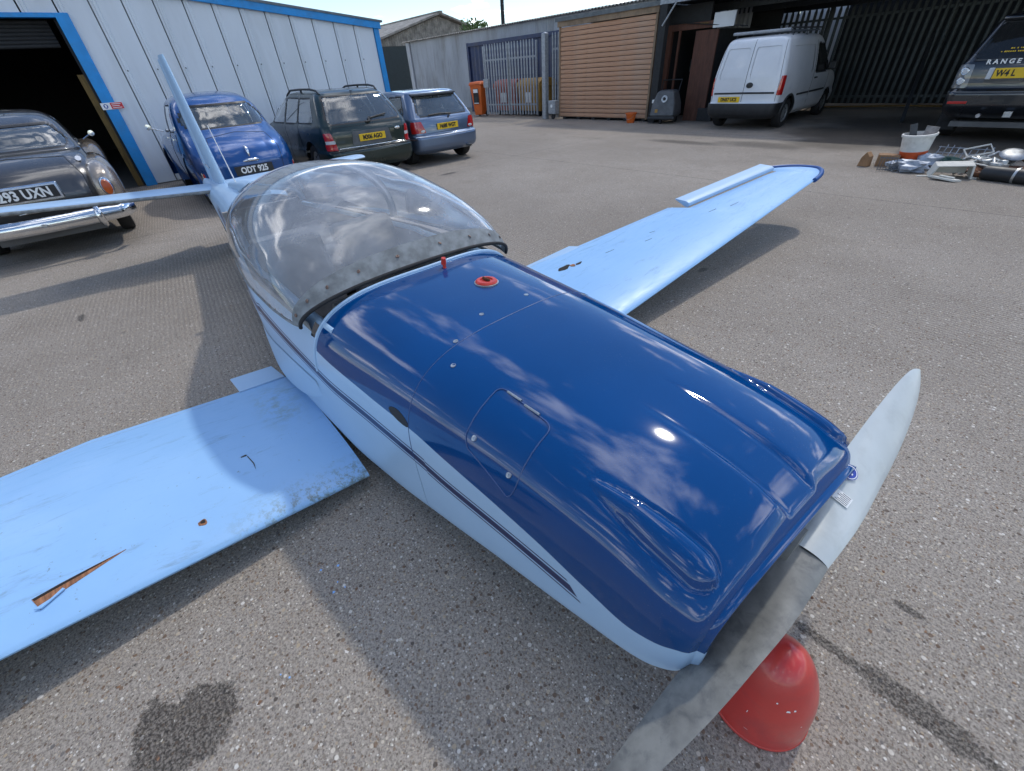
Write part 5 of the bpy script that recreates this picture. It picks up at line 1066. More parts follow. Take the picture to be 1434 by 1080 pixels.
for side, wg in ((1, w_r), (-1, w_l)):
    # aileron, drooped trailing edge up
    v = []; ss = np.linspace(3.23, 4.52, 22); up = R(15) if side > 0 else R(6); prof = [(0, .022), (-.03, .028), (-.07, .020), (-.15, .004), (-.15, -.002), (-.07, -.014), (-.03, -.022), (0, -.020), (.012, 0)]
    for s_ in ss:
        hx = te(s_)+.145; hz = wtop(side, s_, hx).z-.005; ca, sa = math.cos(up), math.sin(up)
        for (a, z) in prof: v.append((hx+a*ca+z*sa, .875+side*s_, hz-a*sa+z*ca))
    n = len(prof); m = len(ss); mk('aileron', v, [(i*n+j, (i+1)*n+j, (i+1)*n+(j+1) % n, i*n+(j+1) % n) for i in range(m-1) for j in range(n)]+[tuple(range(n)), tuple(range((m-1)*n, m*n))[::-1]], MAT['light_paint'], wg, 40, OA)
    # dark blue rubbing edge round the tip
    tp = []
    for s_ in np.linspace(4.36, 4.742, 18):
        k = max(0, (s_-4.34)/.41); tip = math.sqrt(max(0, 1-min(1, k)**2.6)); tp.append((s_, te(s_)+(1-tip)*.40, xle-(1-tip)*.16))
    P = [Vector(wpt(side, a, b_-.005, .004)) for a, b_, c_ in tp]+[Vector(wpt(side, a, c_+.002, .004)) for a, b_, c_ in tp[::-1]]
    MB().tube(P, .022, 8).build('tip_edge', MAT['tip_blue'], wg, 60, OA)
    # inboard flap / root trailing panel
    if side < 0: fl = [(.62, -2.60), (.875, -2.585), (.887, -2.785), (.645, -2.795)]
    else: fl = [(.62, -2.57), (2.00, -2.46), (1.96, -2.56), (.64, -2.69)]
    MB().prism([wpt(side, a, b_, .012 if i < 2 else .006) for i, (a, b_) in enumerate(fl)], (0, 0, -.012)).build('root_flap', MAT['light_paint'], wg, None, OA, .003)
    # hinge line / trailing edge strip
    MB().tube([wtop(side, s_, te(s_)+.045)+Vector((0, 0, .0005)) for s_ in np.linspace(.98, 3.15, 20)], .0022, 5).build('trailing_strip', MAT['light_paint'], wg, 60, OA)
# damage on the starboard wing: long split in the skin, a knock and scratches
def wpix(side, pts, up): return [wtop(side, abs(y*1.1-.875), x*1.1)+Vector((0, 0, up)) for (x, y) in pts]  # points scaled about the camera, as the wing numbers were
def torn(side, pts, name, mat, up=.0022, th=.003):
    P = wpix(side, pts, up); return MB().prism([tuple(p) for p in P], (0, 0, -th)).build(name, MAT[mat], w_l if side < 0 else w_r, None, OA)
torn(-1, [(-1.461, -.744), (-1.414, -.728), (-1.428, -.70), (-1.443, -.672), (-1.458, -.62), (-1.473, -.57), (-1.489, -.516), (-1.481, -.60), (-1.472, -.68)], 'torn_skin', 'raw_wood')
torn(-1, [(-1.460, -.742), (-1.452, -.738), (-1.462, -.68), (-1.474, -.60), (-1.484, -.54), (-1.479, -.60), (-1.470, -.68)], 'split_shade', 'hole_shade', .0036)  # dark sliver for the shade down in the split
torn(-1, [(-1.418, -.738), (-1.410, -.722), (-1.440, -.668), (-1.446, -.672), (-1.428, -.70)], 'lifted_splinter', 'wing_paint', .010, .004)
def blotch(side, x, y, rx, ry, mat, up, name, a=0.): torn(side, [(x+rx*math.cos(t)*(1+.25*math.sin(3*t+a)), y+ry*math.sin(t)*(1+.2*math.cos(2*t+a))) for t in np.linspace(0, 2*math.pi, 14, endpoint=False)], name, mat, up)
blotch(-1, -1.455, -.305, .012, .016, 'raw_wood', .0022, 'chipped_patch'); blotch(-1, -1.457, -.303, .007, .009, 'hole_shade', .0034, 'chip_core')
blotch(-1, -1.71, -.105, .004, .014, 'scuff_dark', .0022, 'scratch'); torn(-1, [(-1.70, -.095), (-1.702, -.092), (-1.64, -.083), (-1.60, -.088), (-1.64, -.087)], 'scratch', 'scuff_dark')
for (x, y, rx, ry, mt, nm) in ((-2.03, 2.20, .03, .055, 'hole_shade', 'skin_hole'), (-1.985, 2.31, .014, .03, 'hole_shade', 'skin_hole'), (-2.0, 2.26, .022, .018, 'raw_wood', 'torn_edge')): blotch(1, x, y, rx, ry, mt, .0022 if mt == 'hole_shade' else .0036, nm, y)
for (x, y, ln) in ((-1.80, 2.86, .10), (-1.87, 3.02, .07), (-1.93, 2.55, .12), (-1.62, 3.8, .16), (-1.70, 3.6, .13)): torn(1, [(x, y), (x+.0025, y), (x+.016, y+ln*.7), (x+.015, y+ln*.7)], 'scratch', 'scuff_dark', .0018)
# wing root fairing on the fuselage side
fr_ = MB(); vv = []
for x in np.linspace(-1.80, -2.78, 24):
    y = yc(x)-float(fw(-x)); k = (x+2.78)/.98; vv += [(x, y-.003, .40+.06*k), (x, y-.014*(1-k**4), .30+.10*k), (x, y-.022*(1-k**4), .17+.20*k**3)]
fr_.add(vv, [(3*i+j, 3*i+3+j, 3*i+4+j, 3*i+1+j) for i in range(23) for j in range(2)]).build('root_fairing', MAT['light_paint'], ac, 60, OA)
# ---- tail
def flying(name, fr0, fr1, parent, mat='light_paint', th=.09, extra=None):
    """fr = (LE point, chord vector, thickness vector) at both ends"""
    v = []; F_ = foil(1, th, 14); n = len(F_)
    for t in np.linspace(0, 1, 12):
        le = Vector(fr0[0]).lerp(Vector(fr1[0]), t); c = Vector(fr0[1]).lerp(Vector(fr1[1]), t); u = Vector(fr0[2]).lerp(Vector(fr1[2]), t).normalized()*c.length
        if t > .93: le = le+c*.02
        up = [(xi, (5*th*(.2969*math.sqrt(xi)-.126*xi-.3516*xi**2+.2843*xi**3-.1036*xi**4))) for xi in .5*(1-np.cos(np.linspace(0, math.pi, 16)))]
        sec = [(xi, z) for xi, z in up[::-1]]+[(xi, -z) for xi, z in up[1:]]
        n = len(sec); v += [le+c*xi+u*z for xi, z in sec]
    m = 12; return mk(name, v, [(i*n+j, (i+1)*n+j, (i+1)*n+j+1, i*n+j+1) for i in range(m-1) for j in range(n-1)]+[tuple(range(n)), tuple(range((m-1)*n, m*n))[::-1]], MAT[mat], parent, 45, OA)
fin = flying('fin', ((-5.62, .84, .72), (-.72, 0, 0), (0, 1, 0)), ((-5.98, .845, 1.86), (-.34, 0, 0), (0, 1, 0)), ac, th=.10)
flying('rudder', ((-6.345, .84, .66), (-.42, .03, 0), (0, 1, 0)), ((-6.325, .845, 1.84), (-.26, .02, 0), (0, 1, 0)), fin, th=.06)
tp = flying('starboard_tailplane', ((-5.78, .80, .705), (-.50, 0, 0), (0, 0, 1)), ((-5.98, -.93, .80), (-.36, 0, 0), (0, 0, 1)), ac, th=.11)
MB().tube([Vector((-5.78, .74, .705)).lerp(Vector((-5.98, -.92, .80)), t)+Vector((-.004, 0, -.014)) for t in np.linspace(0, 1, 14)], .016, 8).build('leading_edge_shade', MAT['frame_strip'], tp, 60, OA)  # grey tube painted in for the shade below the leading edge
flying('elevator', ((-6.285, .74, .70), (-.30, 0, -.03), (0, 0, 1)), ((-6.345, -.93, .795), (-.22, 0, -.03), (0, 0, 1)), tp, th=.06)
tp2 = flying('port_tailplane', ((-5.78, .88, .705), (-.50, 0, 0), (0, 0, 1)), ((-5.98, 2.60, .74), (-.36, 0, 0), (0, 0, 1)), ac, th=.11)
flying('elevator', ((-6.285, .94, .70), (-.30, 0, -.03), (0, 0, 1)), ((-6.345, 2.60, .735), (-.22, 0, -.03), (0, 0, 1)), tp2, th=.06)
MB().tube([(-4.8, .81, .80), (-4.9, .79, 1.32)], [.006, .003], 6).build('aerial', MAT['print_white'], ac, None, OA)
MB().tube([(-5.9, .80, .9), (-5.98, .79, .93)], .008, 6).build('rudder_hinge', MAT['steel'], fin, None, OA)
MB().box(-6.2, -5.9, .72, .96, 0, .50).build('tail_trestle', MAT['black_wood'], ac, None, OA)
for bx_ in ((-3.0, -2.4, .55, 1.17, 0, .12), (-1.3, -.9, .55, 1.17, 0, .2)): MB().box(*bx_).build('belly_block', MAT['black_wood'], ac, None, OA)
# ---- propeller: front faces pale grey, rear faces matt dark
X('prop_front', (.50, .535, .53), .34, var=.06, scale=5, dirt=(.32, .34, .32), damt=.3, dscale=14); X('prop_back', (.20, .20, .185), .55, var=.2, scale=14, dirt=(.07, .075, .08), damt=.6, dscale=22, bump=.05)
HB = Vector((.012, .882, .545)); PA = R(14)
pr_root = obj('propeller', mesh('propeller', *(lambda b: (b.v, b.f))(MB().lathe([(.05, -.06), (.055, -.055), (.055, -.02), (.02, -.018), (.012, -.01), (.01, -.06)], (0, 0, 0), (1, 0, 0), 30)), MAT['prop_back'], 40), ac, HB-Vector(OA))
pr_root.rotation_euler = (0, 0, R(-2.5))
for sd in (1, -1):
    rad = np.array([.0, .05, .10, .16, .24, .34, .44, .54, .64, .71, .755, .775]); chord = .88*np.array([.12, .125, .13, .14, .15, .152, .146, .132, .108, .08, .045, .008]); beta = np.radians([90, 89, 82, 70, 59, 52, 50, 48, 46, 44, 42, 42]); thk = np.array([.05, .048, .042, .036, .03, .024, .02, .016, .013, .010, .008, .005])
    rr_ = np.linspace(0, .775, 60); cfn, bfn, tfn = pch(rad, chord), pch(rad, beta), pch(rad, thk)
    rdir = Vector((0, math.cos(PA), math.sin(PA)))*sd; tdir = Vector((0, -math.sin(PA), math.cos(PA)))*sd  # blade turns towards tdir
    ax = Vector((1, 0, 0)); front = []; back = []; nc = 13
    for r_ in rr_:
        c, be, th = float(cfn(r_)), float(bfn(r_)), float(tfn(r_)); cd = tdir*math.cos(be)-ax*math.sin(be); nd = rdir.cross(cd).normalized()
        if nd.dot(ax) < 0: nd = -nd     # nd points to the front face
        swp = -.02*(r_/.775)**2
        for u in np.linspace(-.5, .5, nc): front.append(rdir*r_-ax*(.05*(r_/.775)**2)+cd*(u*c+swp)+nd*(th*.5*(1-(2*u)**2)**.7)); 
        for u in np.linspace(-.5, .5, nc): back.append(rdir*r_-ax*(.05*(r_/.775)**2)+cd*(u*c+swp)-nd*(th*.35*(1-(2*u)**4)))
    m = len(rr_); ff = [(i*nc+j, (i+1)*nc+j, (i+1)*nc+j+1, i*nc+j+1) for i in range(m-1) for j in range(nc-1)]
    bo = obj('blade', mesh('blade', [tuple(p) for p in front], ff, MAT['prop_front'], 179), pr_root)
    obj('blade_back', mesh('blade_back', [tuple(p) for p in back], [q[::-1] for q in ff], MAT['prop_back'], 179), pr_root)
    if sd > 0: FRONT = [front[i*nc:(i+1)*nc] for i in range(m)]; NB = bo
def bladept(r_, u, up): 
    i = min(len(FRONT)-1, int(r_/.775*59)); j = min(12, max(0, int((u+.5)*12))); p = FRONT[i][j]; q = FRONT[min(59, i+1)][j]-FRONT[i-1][j]; w_ = FRONT[i][min(12, j+1)]-FRONT[i][j-1]; n = q.cross(w_).normalized(); n = n if n.z > 0 else -n; return p+n*up, q.normalized(), w_.normalized(), n
p, q, w_, n = bladept(.19, .1, .003); Mq = Matrix((q, n.cross(q), n)).transposed().to_4x4(); Mq.translation = p
lb_ = MB().box(-.016, .016, -.021, .021, 0, .0012).build('paper_label', MAT['print_white'], pr_root); lb_.matrix_local = Mq
for k in range(6): box('print_line', (-.013+.005*k, -.0115+.005*k, -.017, .015-.005*(k % 3), .0013, .0016), MAT['plastic_grey'], pr_root).matrix_local = Mq
p, q, w_, n = bladept(.27, .28, .004); Mq = Matrix((q, n.cross(q), n)).transposed().to_4x4(); Mq.translation = p
X('decal_blue', (.03, .06, .34), .4)
dc = MB().lathe([(.022, 0), (.022, .0012), (.001, .0012)], (0, 0, 0), (0, 0, 1), 28, False).build('round_decal', MAT['decal_blue'], pr_root); dc.matrix_local = Mq
rg = MB(); rg.lathe([(.020, .0014), (.020, .0018), (.0178, .0018), (.0178, .0014)], (0, 0, 0), (0, 0, 1), 28, False).build('decal_ring', MAT['print_white'], pr_root).matrix_local = Mq
MB().box(-.011, .010, -.003, .003, .0014, .0018).box(-.004, .001, -.010, .010, .0014, .0019).build('decal_mark', MAT['print_white'], pr_root).matrix_local = Mq
# ------------------------------------------------------------------ red spinner standing on the ground
X('spinner_red', (.52, .04, .032), .33, var=.08, dirt=(.30, .05, .05), damt=.5, dscale=9, coat=.35, bump=.05)
spn = thing('propeller_spinner', 'red cone shaped propeller spinner standing on the concrete under the propeller', 'spinner', (.095, .775, 0))
pf = [(.136, 0), (.137, .012), (.134, .03), (.128, .08), (.118, .14), (.100, .20), (.076, .255), (.050, .292), (.026, .312), (.008, .319), (.0005, .320)]
hq = pch([p[1]+i*1e-6 for i, p in enumerate(pf)], [p[0] for p in pf])
MB().lathe([(float(hq(z)), z) for z in np.linspace(0, .3195, 40)]+[(.0004, .32)], (0, 0, 0), (0, 0, 1), 64, False).build('shell', MAT['spinner_red'], spn, 179)
MB().lathe([(.1365, .004), (.1385, .006), (.1385, .014), (.1365, .016)], (0, 0, 0), (0, 0, 1), 64, False).build('base_rim', MAT['spinner_red'], spn, 60)
for k, (a, z, w, h) in enumerate([(-.9, .20, .010, .006), (-.75, .205, .006, .006), (-1.2, .215, .004, .005), (-2.0, .10, .002, .035), (-1.6, .13, .002, .010), (-.5, .14, .004, .004), (-1.45, .06, .012, .0015)]):
    r0 = float(hq(z))+.0006; P = [Vector((float(hq(z+dz)+.0006)*math.cos(a+da), float(hq(z+dz)+.0006)*math.sin(a+da), z+dz)) for da, dz in ((-w/r0/2, -h/2), (w/r0/2, -h*.3), (w/r0*.3, h/2), (-w/r0*.4, h*.4))]
    MB().add(P, [(0, 1, 2, 3)]).build('paint_chip', MAT['print_white'], spn)
# ------------------------------------------------------------------ bins by the gate
def wheelie(name, label, loc, rz, mat, w=.48, d=.55, h=1.06, group=None):
    t = thing(name, label, 'bin', loc, rz, group)
    b = MB(); sec = [(.36, .44, .06), (.44, .50, .55), (w, d, h-.12)]; v = []
    for (a, c, z) in sec: v += [(-a/2, -c/2, z), (a/2, -c/2, z), (a/2, c/2, z), (-a/2, c/2, z)]
    b.add(v, [(4*i+j, 4*i+(j+1) % 4, 4*i+4+(j+1) % 4, 4*i+4+j) for i in range(2) for j in range(4)]+[(3, 2, 1, 0), (8, 9, 10, 11)]); b.build('body', mat, t, bevel=.02)
    MB().box(-w/2-.02, w/2+.02, -d/2-.03, d/2, h-.14, h-.10).build('rim', mat, t, bevel=.01)
    MB().add([(-w/2-.03, -d/2-.05, h-.095), (w/2+.03, -d/2-.05, h-.095), (w/2+.03, d/2+.03, h-.095), (-w/2-.03, d/2+.03, h-.095), (-w/2+.02, -d/2+.02, h-.02), (w/2-.02, -d/2+.02, h-.02), (w/2-.02, d/2-.02, h), (-w/2+.02, d/2-.02, h)], BF).build('lid', mat, t, bevel=.015)
    MB().tube([(-.2, d/2+.06, h-.10), (.2, d/2+.06, h-.10)], .014, 8).build('handle', mat, t, 60)
    for sx in (-1, 1): MB().lathe([(.09, -.025), (.10, -.015), (.10, .015), (.09, .025), (.03, .025)], (sx*.20, .16, .10), (1, 0, 0), 20).build('wheel', MAT['rubber'], t, 40)
    return t
wb_ = wheelie('wheelie_bin', 'orange wheelie bin with black and white label beside the grey gate', (-17.0, 13.05, 0), R(18), MAT['orange_bin'], .56, .6, 1.22)
MB().box(-.13, .13, -.292, -.284, .45, .98).build('label_panel', MAT['plate_black'], wb_); MB().box(-.12, .10, -.297, -.293, .84, .96).build('label_print', MAT['print_white'], wb_); MB().box(-.06, .06, -.297, -.293, .52, .70).build('label_mark', MAT['dark_green'], wb_); MB().box(-.12, .12, -.297, -.293, .47, .495).build('label_line', MAT['print_white'], wb_)
def bigbin(label, loc, rz, mat, w=1.25):
    t = thing('waste_container', label, 'bin', loc, rz, 'large bins behind the gate'); v = []
    for (a, c, z) in [(w*.88, .70, .16), (w, .86, .95)]: v += [(-a/2, -c/2, z), (a/2, -c/2, z), (a/2, c/2, z), (-a/2, c/2, z)]
    MB().add(v, [(j, (j+1) % 4, 4+(j+1) % 4, 4+j) for j in range(4)]+[(3, 2, 1, 0)]).build('body', mat, t, bevel=.03)
    MB().box(-w/2-.03, w/2+.03, -.47, .45, .95, 1.0).build('rim', mat, t, bevel=.01)
    A = np.linspace(0, math.pi, 12); v = []
    for x in (-w/2, w/2): v += [(x, -.45*math.cos(a), 1.0+.22*math.sin(a)) for a in A]
    MB().add(v, [(i, 12+i, 13+i, i+1) for i in range(11)]+[tuple(range(12)), tuple(range(23, 11, -1))]).build('lid', mat, t, 50)
    MB().box(-.16, .16, -.452, -.436, .45, .78).build('sticker', MAT['print_white'], t)
    for sx in (-1, 1):
        for sy in (-1, 1): MB().lathe([(.08, -.02), (.08, .02)], (sx*w*.38, sy*.28, .08), (1, 0, 0), 14).build('castor', MAT['rubber'], t, 40)
        MB().tube([(sx*(w/2+.02), -.1, .93), (sx*(w/2+.08), -.1, .93)], .02, 8).build('trunnion', MAT['galv'], t)
bigbin('large reddish orange waste bin behind the left half of the gate', (-16.0, 13.95, 0), R(4), MAT['bin_red'])
bigbin('large mustard yellow waste bin behind the right half of the gate', (-14.5, 13.95, 0), R(-3), MAT['bin_yellow'], 1.35)
gbx = thing('grey_meter_box', 'small grey metal box on a castor right of the gate post', 'box', (-12.55, 12.95, 0))
MB().box(-.17, .17, -.14, .14, .16, .56).build('case', MAT['galv'], gbx, bevel=.012); MB().box(-.14, .14, -.147, -.141, .20, .52).build('door', MAT['galv'], gbx, bevel=.004); MB().lathe([(.08, -.02), (.085, 0), (.08, .02)], (.02, -.08, .085), (0, 1, 0), 20).build('castor', MAT['rubber'], gbx, 40); MB().box(-.03, .07, -.02, .02, .08, .18).build('fork', MAT['galv'], gbx); MB().lathe([(.05, 0), (.05, .01)], (-.0, -.148, .4), (0, -1, 0), 16).build('dial', MAT['print_white'], gbx)
def bucket(name, label, cat, loc, r0, r1, h, mats, handle=True, tilt=(0, 0, 0), band=None):
    t = thing(name, label, cat, loc); t.rotation_euler = tilt
    if band: 
        zb, m2 = band; rb = r0+(r1-r0)*zb/h
        MB().lathe([(r0*.98, 0), (r0, .01), (rb, zb)], (0, 0, 0), (0, 0, 1), 32).build('lower_band', MAT[m2], t, 50); MB().lathe([(rb, zb), (r1, h), (r1-.006, h), (rb-.006, zb)], (0, 0, 0), (0, 0, 1), 32, False).build('body', MAT[mats], t, 50)
    else: MB().lathe([(r0*.98, 0), (r0, .01), (r1, h), (r1-.006, h), (r0-.006, .015), (.001, .015)], (0, 0, 0), (0, 0, 1), 32, True).build('body', MAT[mats], t, 50)
    MB().lathe([(r1, h-.03), (r1+.012, h-.028), (r1+.012, h), (r1-.006, h+.004)], (0, 0, 0), (0, 0, 1), 32, False).build('rim', MAT[mats], t, 50)
    if handle: MB().tube([Vector((r1*1.02*math.cos(a), -.05-.10*math.sin(a), h-.03-.13*math.sin(a))) for a in np.linspace(0, math.pi, 14)], .004, 6).build('handle', MAT['steel'], t, 60)
    return t
bucket('orange_bucket', 'small orange plastic bucket at the foot of the timber shed', 'bucket', (-9.05, 12.70, 0), .11, .16, .26, 'orange_bin')
# floor scrubber
fsb = thing('floor_scrubber', 'grey floor scrubbing machine standing in the dark doorway', 'cleaning machine', (-8.05, 12.98, 0), R(12))
v = []
for (a, c, z) in [(.62, .62, .14), (.70, .70, .22), (.66, .62, .46), (.50, .46, .74), (.40, .38, .80)]: v += [(-a/2, -c/2, z), (a/2, -c/2, z), (a/2, c/2, z), (-a/2, c/2, z)]
MB().add(v, [(4*i+j, 4*i+(j+1) % 4, 4*i+4+(j+1) % 4, 4*i+4+j) for i in range(4) for j in range(4)]+[(3, 2, 1, 0), (16, 17, 18, 19)]).build('body', MAT['plastic_grey'], fsb, bevel=.05)
MB().lathe([(.085, 0), (.085, .02), (.06, .022), (.055, .008), (.001, .008)], (.02, -.275, .60), (0, -1, .25), 24, False).build('drain_cap', MAT['alloy'], fsb, 40); MB().lathe([(.04, .0), (.04, .024)], (.02, -.278, .60), (0, -1, .25), 16).build('cap_hole', MAT['print_black'], fsb)
MB().box(-.20, -.12, -.345, -.33, .28, .36).build('warning_label', MAT['bin_yellow'], fsb); MB().tube([(-.25, .15, .76), (-.27, .25, 1.02), (.27, .25, 1.02), (.25, .15, .76)], .018, 8).build('handlebar', MAT['plastic_black'], fsb, 60); MB().box(-.4, .4, -.38, -.20, .10, .18).build('brush_deck', MAT['plastic_black'], fsb, bevel=.03)
for sx in (-1, 1): MB().lathe([(.11, -.03), (.115, 0), (.11, .03)], (sx*.26, .12, .115), (1, 0, 0), 20).build('wheel', MAT['rubber'], fsb, 40)
MB().lathe([(.06, -.02), (.06, .02)], (.0, -.30, .06), (1, 0, 0), 16).build('castor', MAT['rubber'], fsb, 40); MB().box(-.37, -.31, -.2, -.05, .5, .58).build('side_bracket', MAT['print_white'], fsb)
cl = MB().box(-7.35, -6.9, 13.5, 13.8, 0, .32).build('dark_crate', MAT['plastic_black'], None, bevel=.02); tag(cl, 'low black crate on the ground between the scrubber and van', 'crate')
hb_ = MB().box(-8.22, -7.95, 14.2, 14.35, 1.15, 1.45).build('green_box', MAT['dark_green'], None, bevel=.02); tag(hb_, 'small dark green box hanging inside the brown doorway', 'box')
# ------------------------------------------------------------------ scrap heap
G0 = 'scrap parts heap'
X('bucket_white', (.66, .65, .60), .5, var=.08, dirt=(.30, .27, .22), damt=.5, dscale=6); X('bucket_orange', (.62, .09, .02), .5, var=.1); X('cardboard', (.30, .17, .085), .85, var=.2); X('foil', (.36, .40, .46), .5, .4, var=.3, scale=9, bump=.8, bscale=25, dirt=(.12, .11, .10), damt=.6, dscale=8); X('grey_plank', (.15, .14, .125), .85, var=.35, stretch=(1, 8, 1)); X('green_cloth', (.012, .05, .045), .9, bump=.4, bscale=20); X('cream_plastic', (.56, .55, .50), .5, var=.1); X('brown_tube', (.16, .085, .05), .7, var=.3); X('teal_bottle', (.16, .25, .30), .3, var=.2); X('zinc', (.33, .35, .37), .45, .8, var=.3, scale=10, dirt=(.15, .13, .12), damt=.5)
bucket('scrap_bucket', 'white and orange plastic bucket holding metal offcuts beside the scrap heap', 'bucket', (-1.40, 9.22, 0), .14, .195, .43, 'bucket_white', False, (R(3), R(-4), 0), (.21, 'bucket_orange'))
def scrap(name, label, cat, mb, mat, bevel=0, smooth=None, rot=None, loc=None):
    o = mb.build(name, MAT[mat], None, smooth, None, bevel); tag(o, label, cat)
    if loc is not None: o.location = loc
    if rot is not None: o.rotation_euler = rot
    return o
scrap('metal_offcut', 'tall grey steel channel leaning out of the bucket', 'offcut', MB().box(-.04, .04, -.003, .003, 0, .46).box(-.04, -.034, 0, .04, 0, .46).box(.034, .04, 0, .04, 0, .46), 'steel_dark', rot=(R(-6), R(-16), R(20)), loc=(-1.42, 9.24, .10))
scrap('sheet_offcut', 'flat pale steel sheet standing in the bucket', 'offcut', MB().box(-.08, .08, -.002, .002, .1, .42), 'zinc', rot=(R(6), R(4), R(-12)), loc=(-1.34, 9.28, .10))
scrap('cardboard_box', 'small brown cardboard box left of the bucket', 'box', MB().box(-.13, .13, -.10, .10, 0, .15).box(-.13, .02, -.10, .10, .151, .156), 'cardboard', rot=(0, 0, R(15)), loc=(-1.66, 9.08, .0))
scrap('wood_block', 'orange brown wooden block at the left end of the scrap heap', 'block', MB().prism([(-.07, -.06, 0), (.07, -.06, 0), (.06, -.06, .14), (0, -.06, .20), (-.05, -.06, .12)], (0, .12, 0)), 'cardboard', .006, rot=(0, 0, R(-10)), loc=(-1.90, 8.92, 0))
gk = MB()
for q in range(7): gk.beam((-.10+.033*q, 0, 0), (-.10+.033*q, .02, .20), .008, .006)
gk.beam((-.11, .0, .02), (.11, 0, .02), .01, .01).beam((-.11, .018, .18), (.11, .018, .18), .01, .01)
scrap('grey_grille', 'small grey slatted grille propped at the left of the scrap heap', 'grille', gk, 'plastic_grey', rot=(R(-25), 0, R(15)), loc=(-1.55, 8.62, .01))
def crumple(n, rx, ry, rz, seed, flat=.6):
    r_ = np.random.default_rng(seed); v = []; f = []; nu, nv = n, n*2
    for i in range(nu+1):
        for j in range(nv): a = math.pi*i/nu; b = 2*math.pi*j/nv; k = 1+.28*r_.normal()*math.sin(a); v.append((rx*math.sin(a)*math.cos(b)*k, ry*math.sin(a)*math.sin(b)*k, max(-rz*.55, rz*math.cos(a)*k*flat)+rz*.55))
    for i in range(nu): f += [(i*nv+j, i*nv+(j+1) % nv, (i+1)*nv+(j+1) % nv, (i+1)*nv+j) for j in range(nv)]
    return MB().add(v, f)
scrap('crumpled_foil', 'crumpled bluish foil sheet in front of the cardboard box', 'foil', crumple(7, .24, .15, .13, 3), 'foil', loc=(-1.32, 8.78, .0))
scrap('foil_bag', 'silvery crumpled plastic bag against the bucket base', 'bag', crumple(7, .17, .13, .17, 9), 'foil', loc=(-1.17, 9.08, .0))
scrap('dark_rag', 'dark green rag lying in the middle of the scrap heap', 'rag', crumple(7, .22, .16, .15, 5), 'green_cloth', loc=(-.98, 9.12, .0))
scrap('plastic_housing', 'cream plastic housing with an open end at the front of the heap', 'housing', MB().prism([(-.20, -.12, .0), (-.16, -.12, .15), (.22, -.12, .17), (.25, -.12, .0), (.23, -.12, .0), (.20, -.12, .155), (-.14, -.12, .135), (-.18, -.12, .0)], (0, .24, 0)).box(-.14, .20, .10, .12, .02, .14), 'cream_plastic', .004, rot=(R(4), 0, R(18)), loc=(-.86, 8.62, .01))
scrap('cream_cover', 'flat white plastic cover lying in front of the cream housing', 'cover', MB().prism([(-.16, -.05, 0), (.12, -.09, 0), (.18, .02, 0), (-.05, .08, 0)], (0, 0, .025)).box(-.06, .10, -.04, .02, .03, .045), 'cream_plastic', .004, rot=(R(-4), R(5), R(-5)), loc=(-.84, 8.38, .012))
scrap('white_bracket', 'small white bent bracket at the front left of the cream housing', 'bracket', MB().box(-.08, .08, -.02, .02, 0, .012).box(.066, .08, -.02, .02, .012, .07), 'cream_plastic', .002, rot=(0, 0, R(35)), loc=(-1.08, 8.52, .0))
wrk = MB()
for q in range(9): wrk.tube([(-.30+.075*q, 0, 0), (-.30+.075*q, 0, .22+.03*math.sin(q))], .006, 6)
for z_ in (.04, .13, .21): wrk.tube([(-.32, 0, z_), (.32, 0, z_)], .007, 6)
scrap('wire_rack', 'bent grey wire rack behind the dark rag', 'rack', wrk, 'zinc', rot=(R(-35), 0, R(-8)), loc=(-.92, 9.62, .02))
for k, (x, y, s_, rz_, lab) in enumerate([(-.52, 9.50, 1.0, 20, 'cast alloy bracket with round holes at the back of the heap'), (-.42, 9.08, .9, 75, 'grey cast engine bracket beside the timber lath'), (-.66, 9.20, .8, 140, 'pale cast lever arm between the rag and engine bracket')]):
    b = MB(); b.box(-.16*s_, .16*s_, -.05*s_, .05*s_, .02, .08*s_).lathe([(.075*s_, 0), (.08*s_, .03), (.08*s_, .10*s_), (.045*s_, .11*s_), (.04*s_, .02)], (-.16*s_, 0, 0), (0, 0, 1), 18).lathe([(.05*s_, 0), (.055*s_, .02), (.055*s_, .12*s_), (.025*s_, .13*s_)], (.17*s_, .02, 0), (0, .2, 1), 16).tube([(-.1*s_, .05, .08), (0, .12*s_, .14*s_), (.14*s_, .06, .09)], .022*s_, 8)
    scrap('engine_bracket', lab, 'bracket', b, 'alloy', .006, rot=(R(10-8*k), R(6), R(rz_)), loc=(x, y, .03+.02*k))['group'] = 'cast brackets in the scrap heap'
scrap('frame_loop', 'thin white metal frame lying on the scrap heap', 'frame', MB().tube([(-.14, -.09, 0), (.14, -.09, .02), (.15, .09, .05), (-.13, .10, .02), (-.14, -.09, 0)], .012, 6), 'cream_plastic', rot=(R(14), R(-8), R(30)), loc=(-.74, 9.52, .18))
scrap('second_frame_loop', 'small pale metal frame leaning on the alloy bracket', 'frame', MB().tube([(-.11, -.06, 0), (.11, -.06, .0), (.11, .07, 0), (-.11, .07, 0), (-.11, -.06, 0)], .010, 6), 'cream_plastic', rot=(R(30), R(5), R(-20)), loc=(-.58, 9.06, .14))
scrap('round_cover', 'round grey alloy cover on top of the engine bracket', 'cover', MB().lathe([(.001, .03), (.06, .032), (.13, .02), (.15, 0), (.14, -.01)], (0, 0, 0), (0, 0, 1), 28, False), 'zinc', smooth=50, rot=(R(18), R(6), 0), loc=(-.36, 9.38, .20))
scrap('timber_lath', 'grey weathered timber lath sloping up out of the heap', 'timber', MB().box(-.04, .04, -.36, .36, -.012, .012), 'grey_plank', .003, rot=(R(28), R(8), R(-25)), loc=(-.28, 9.55, .19))
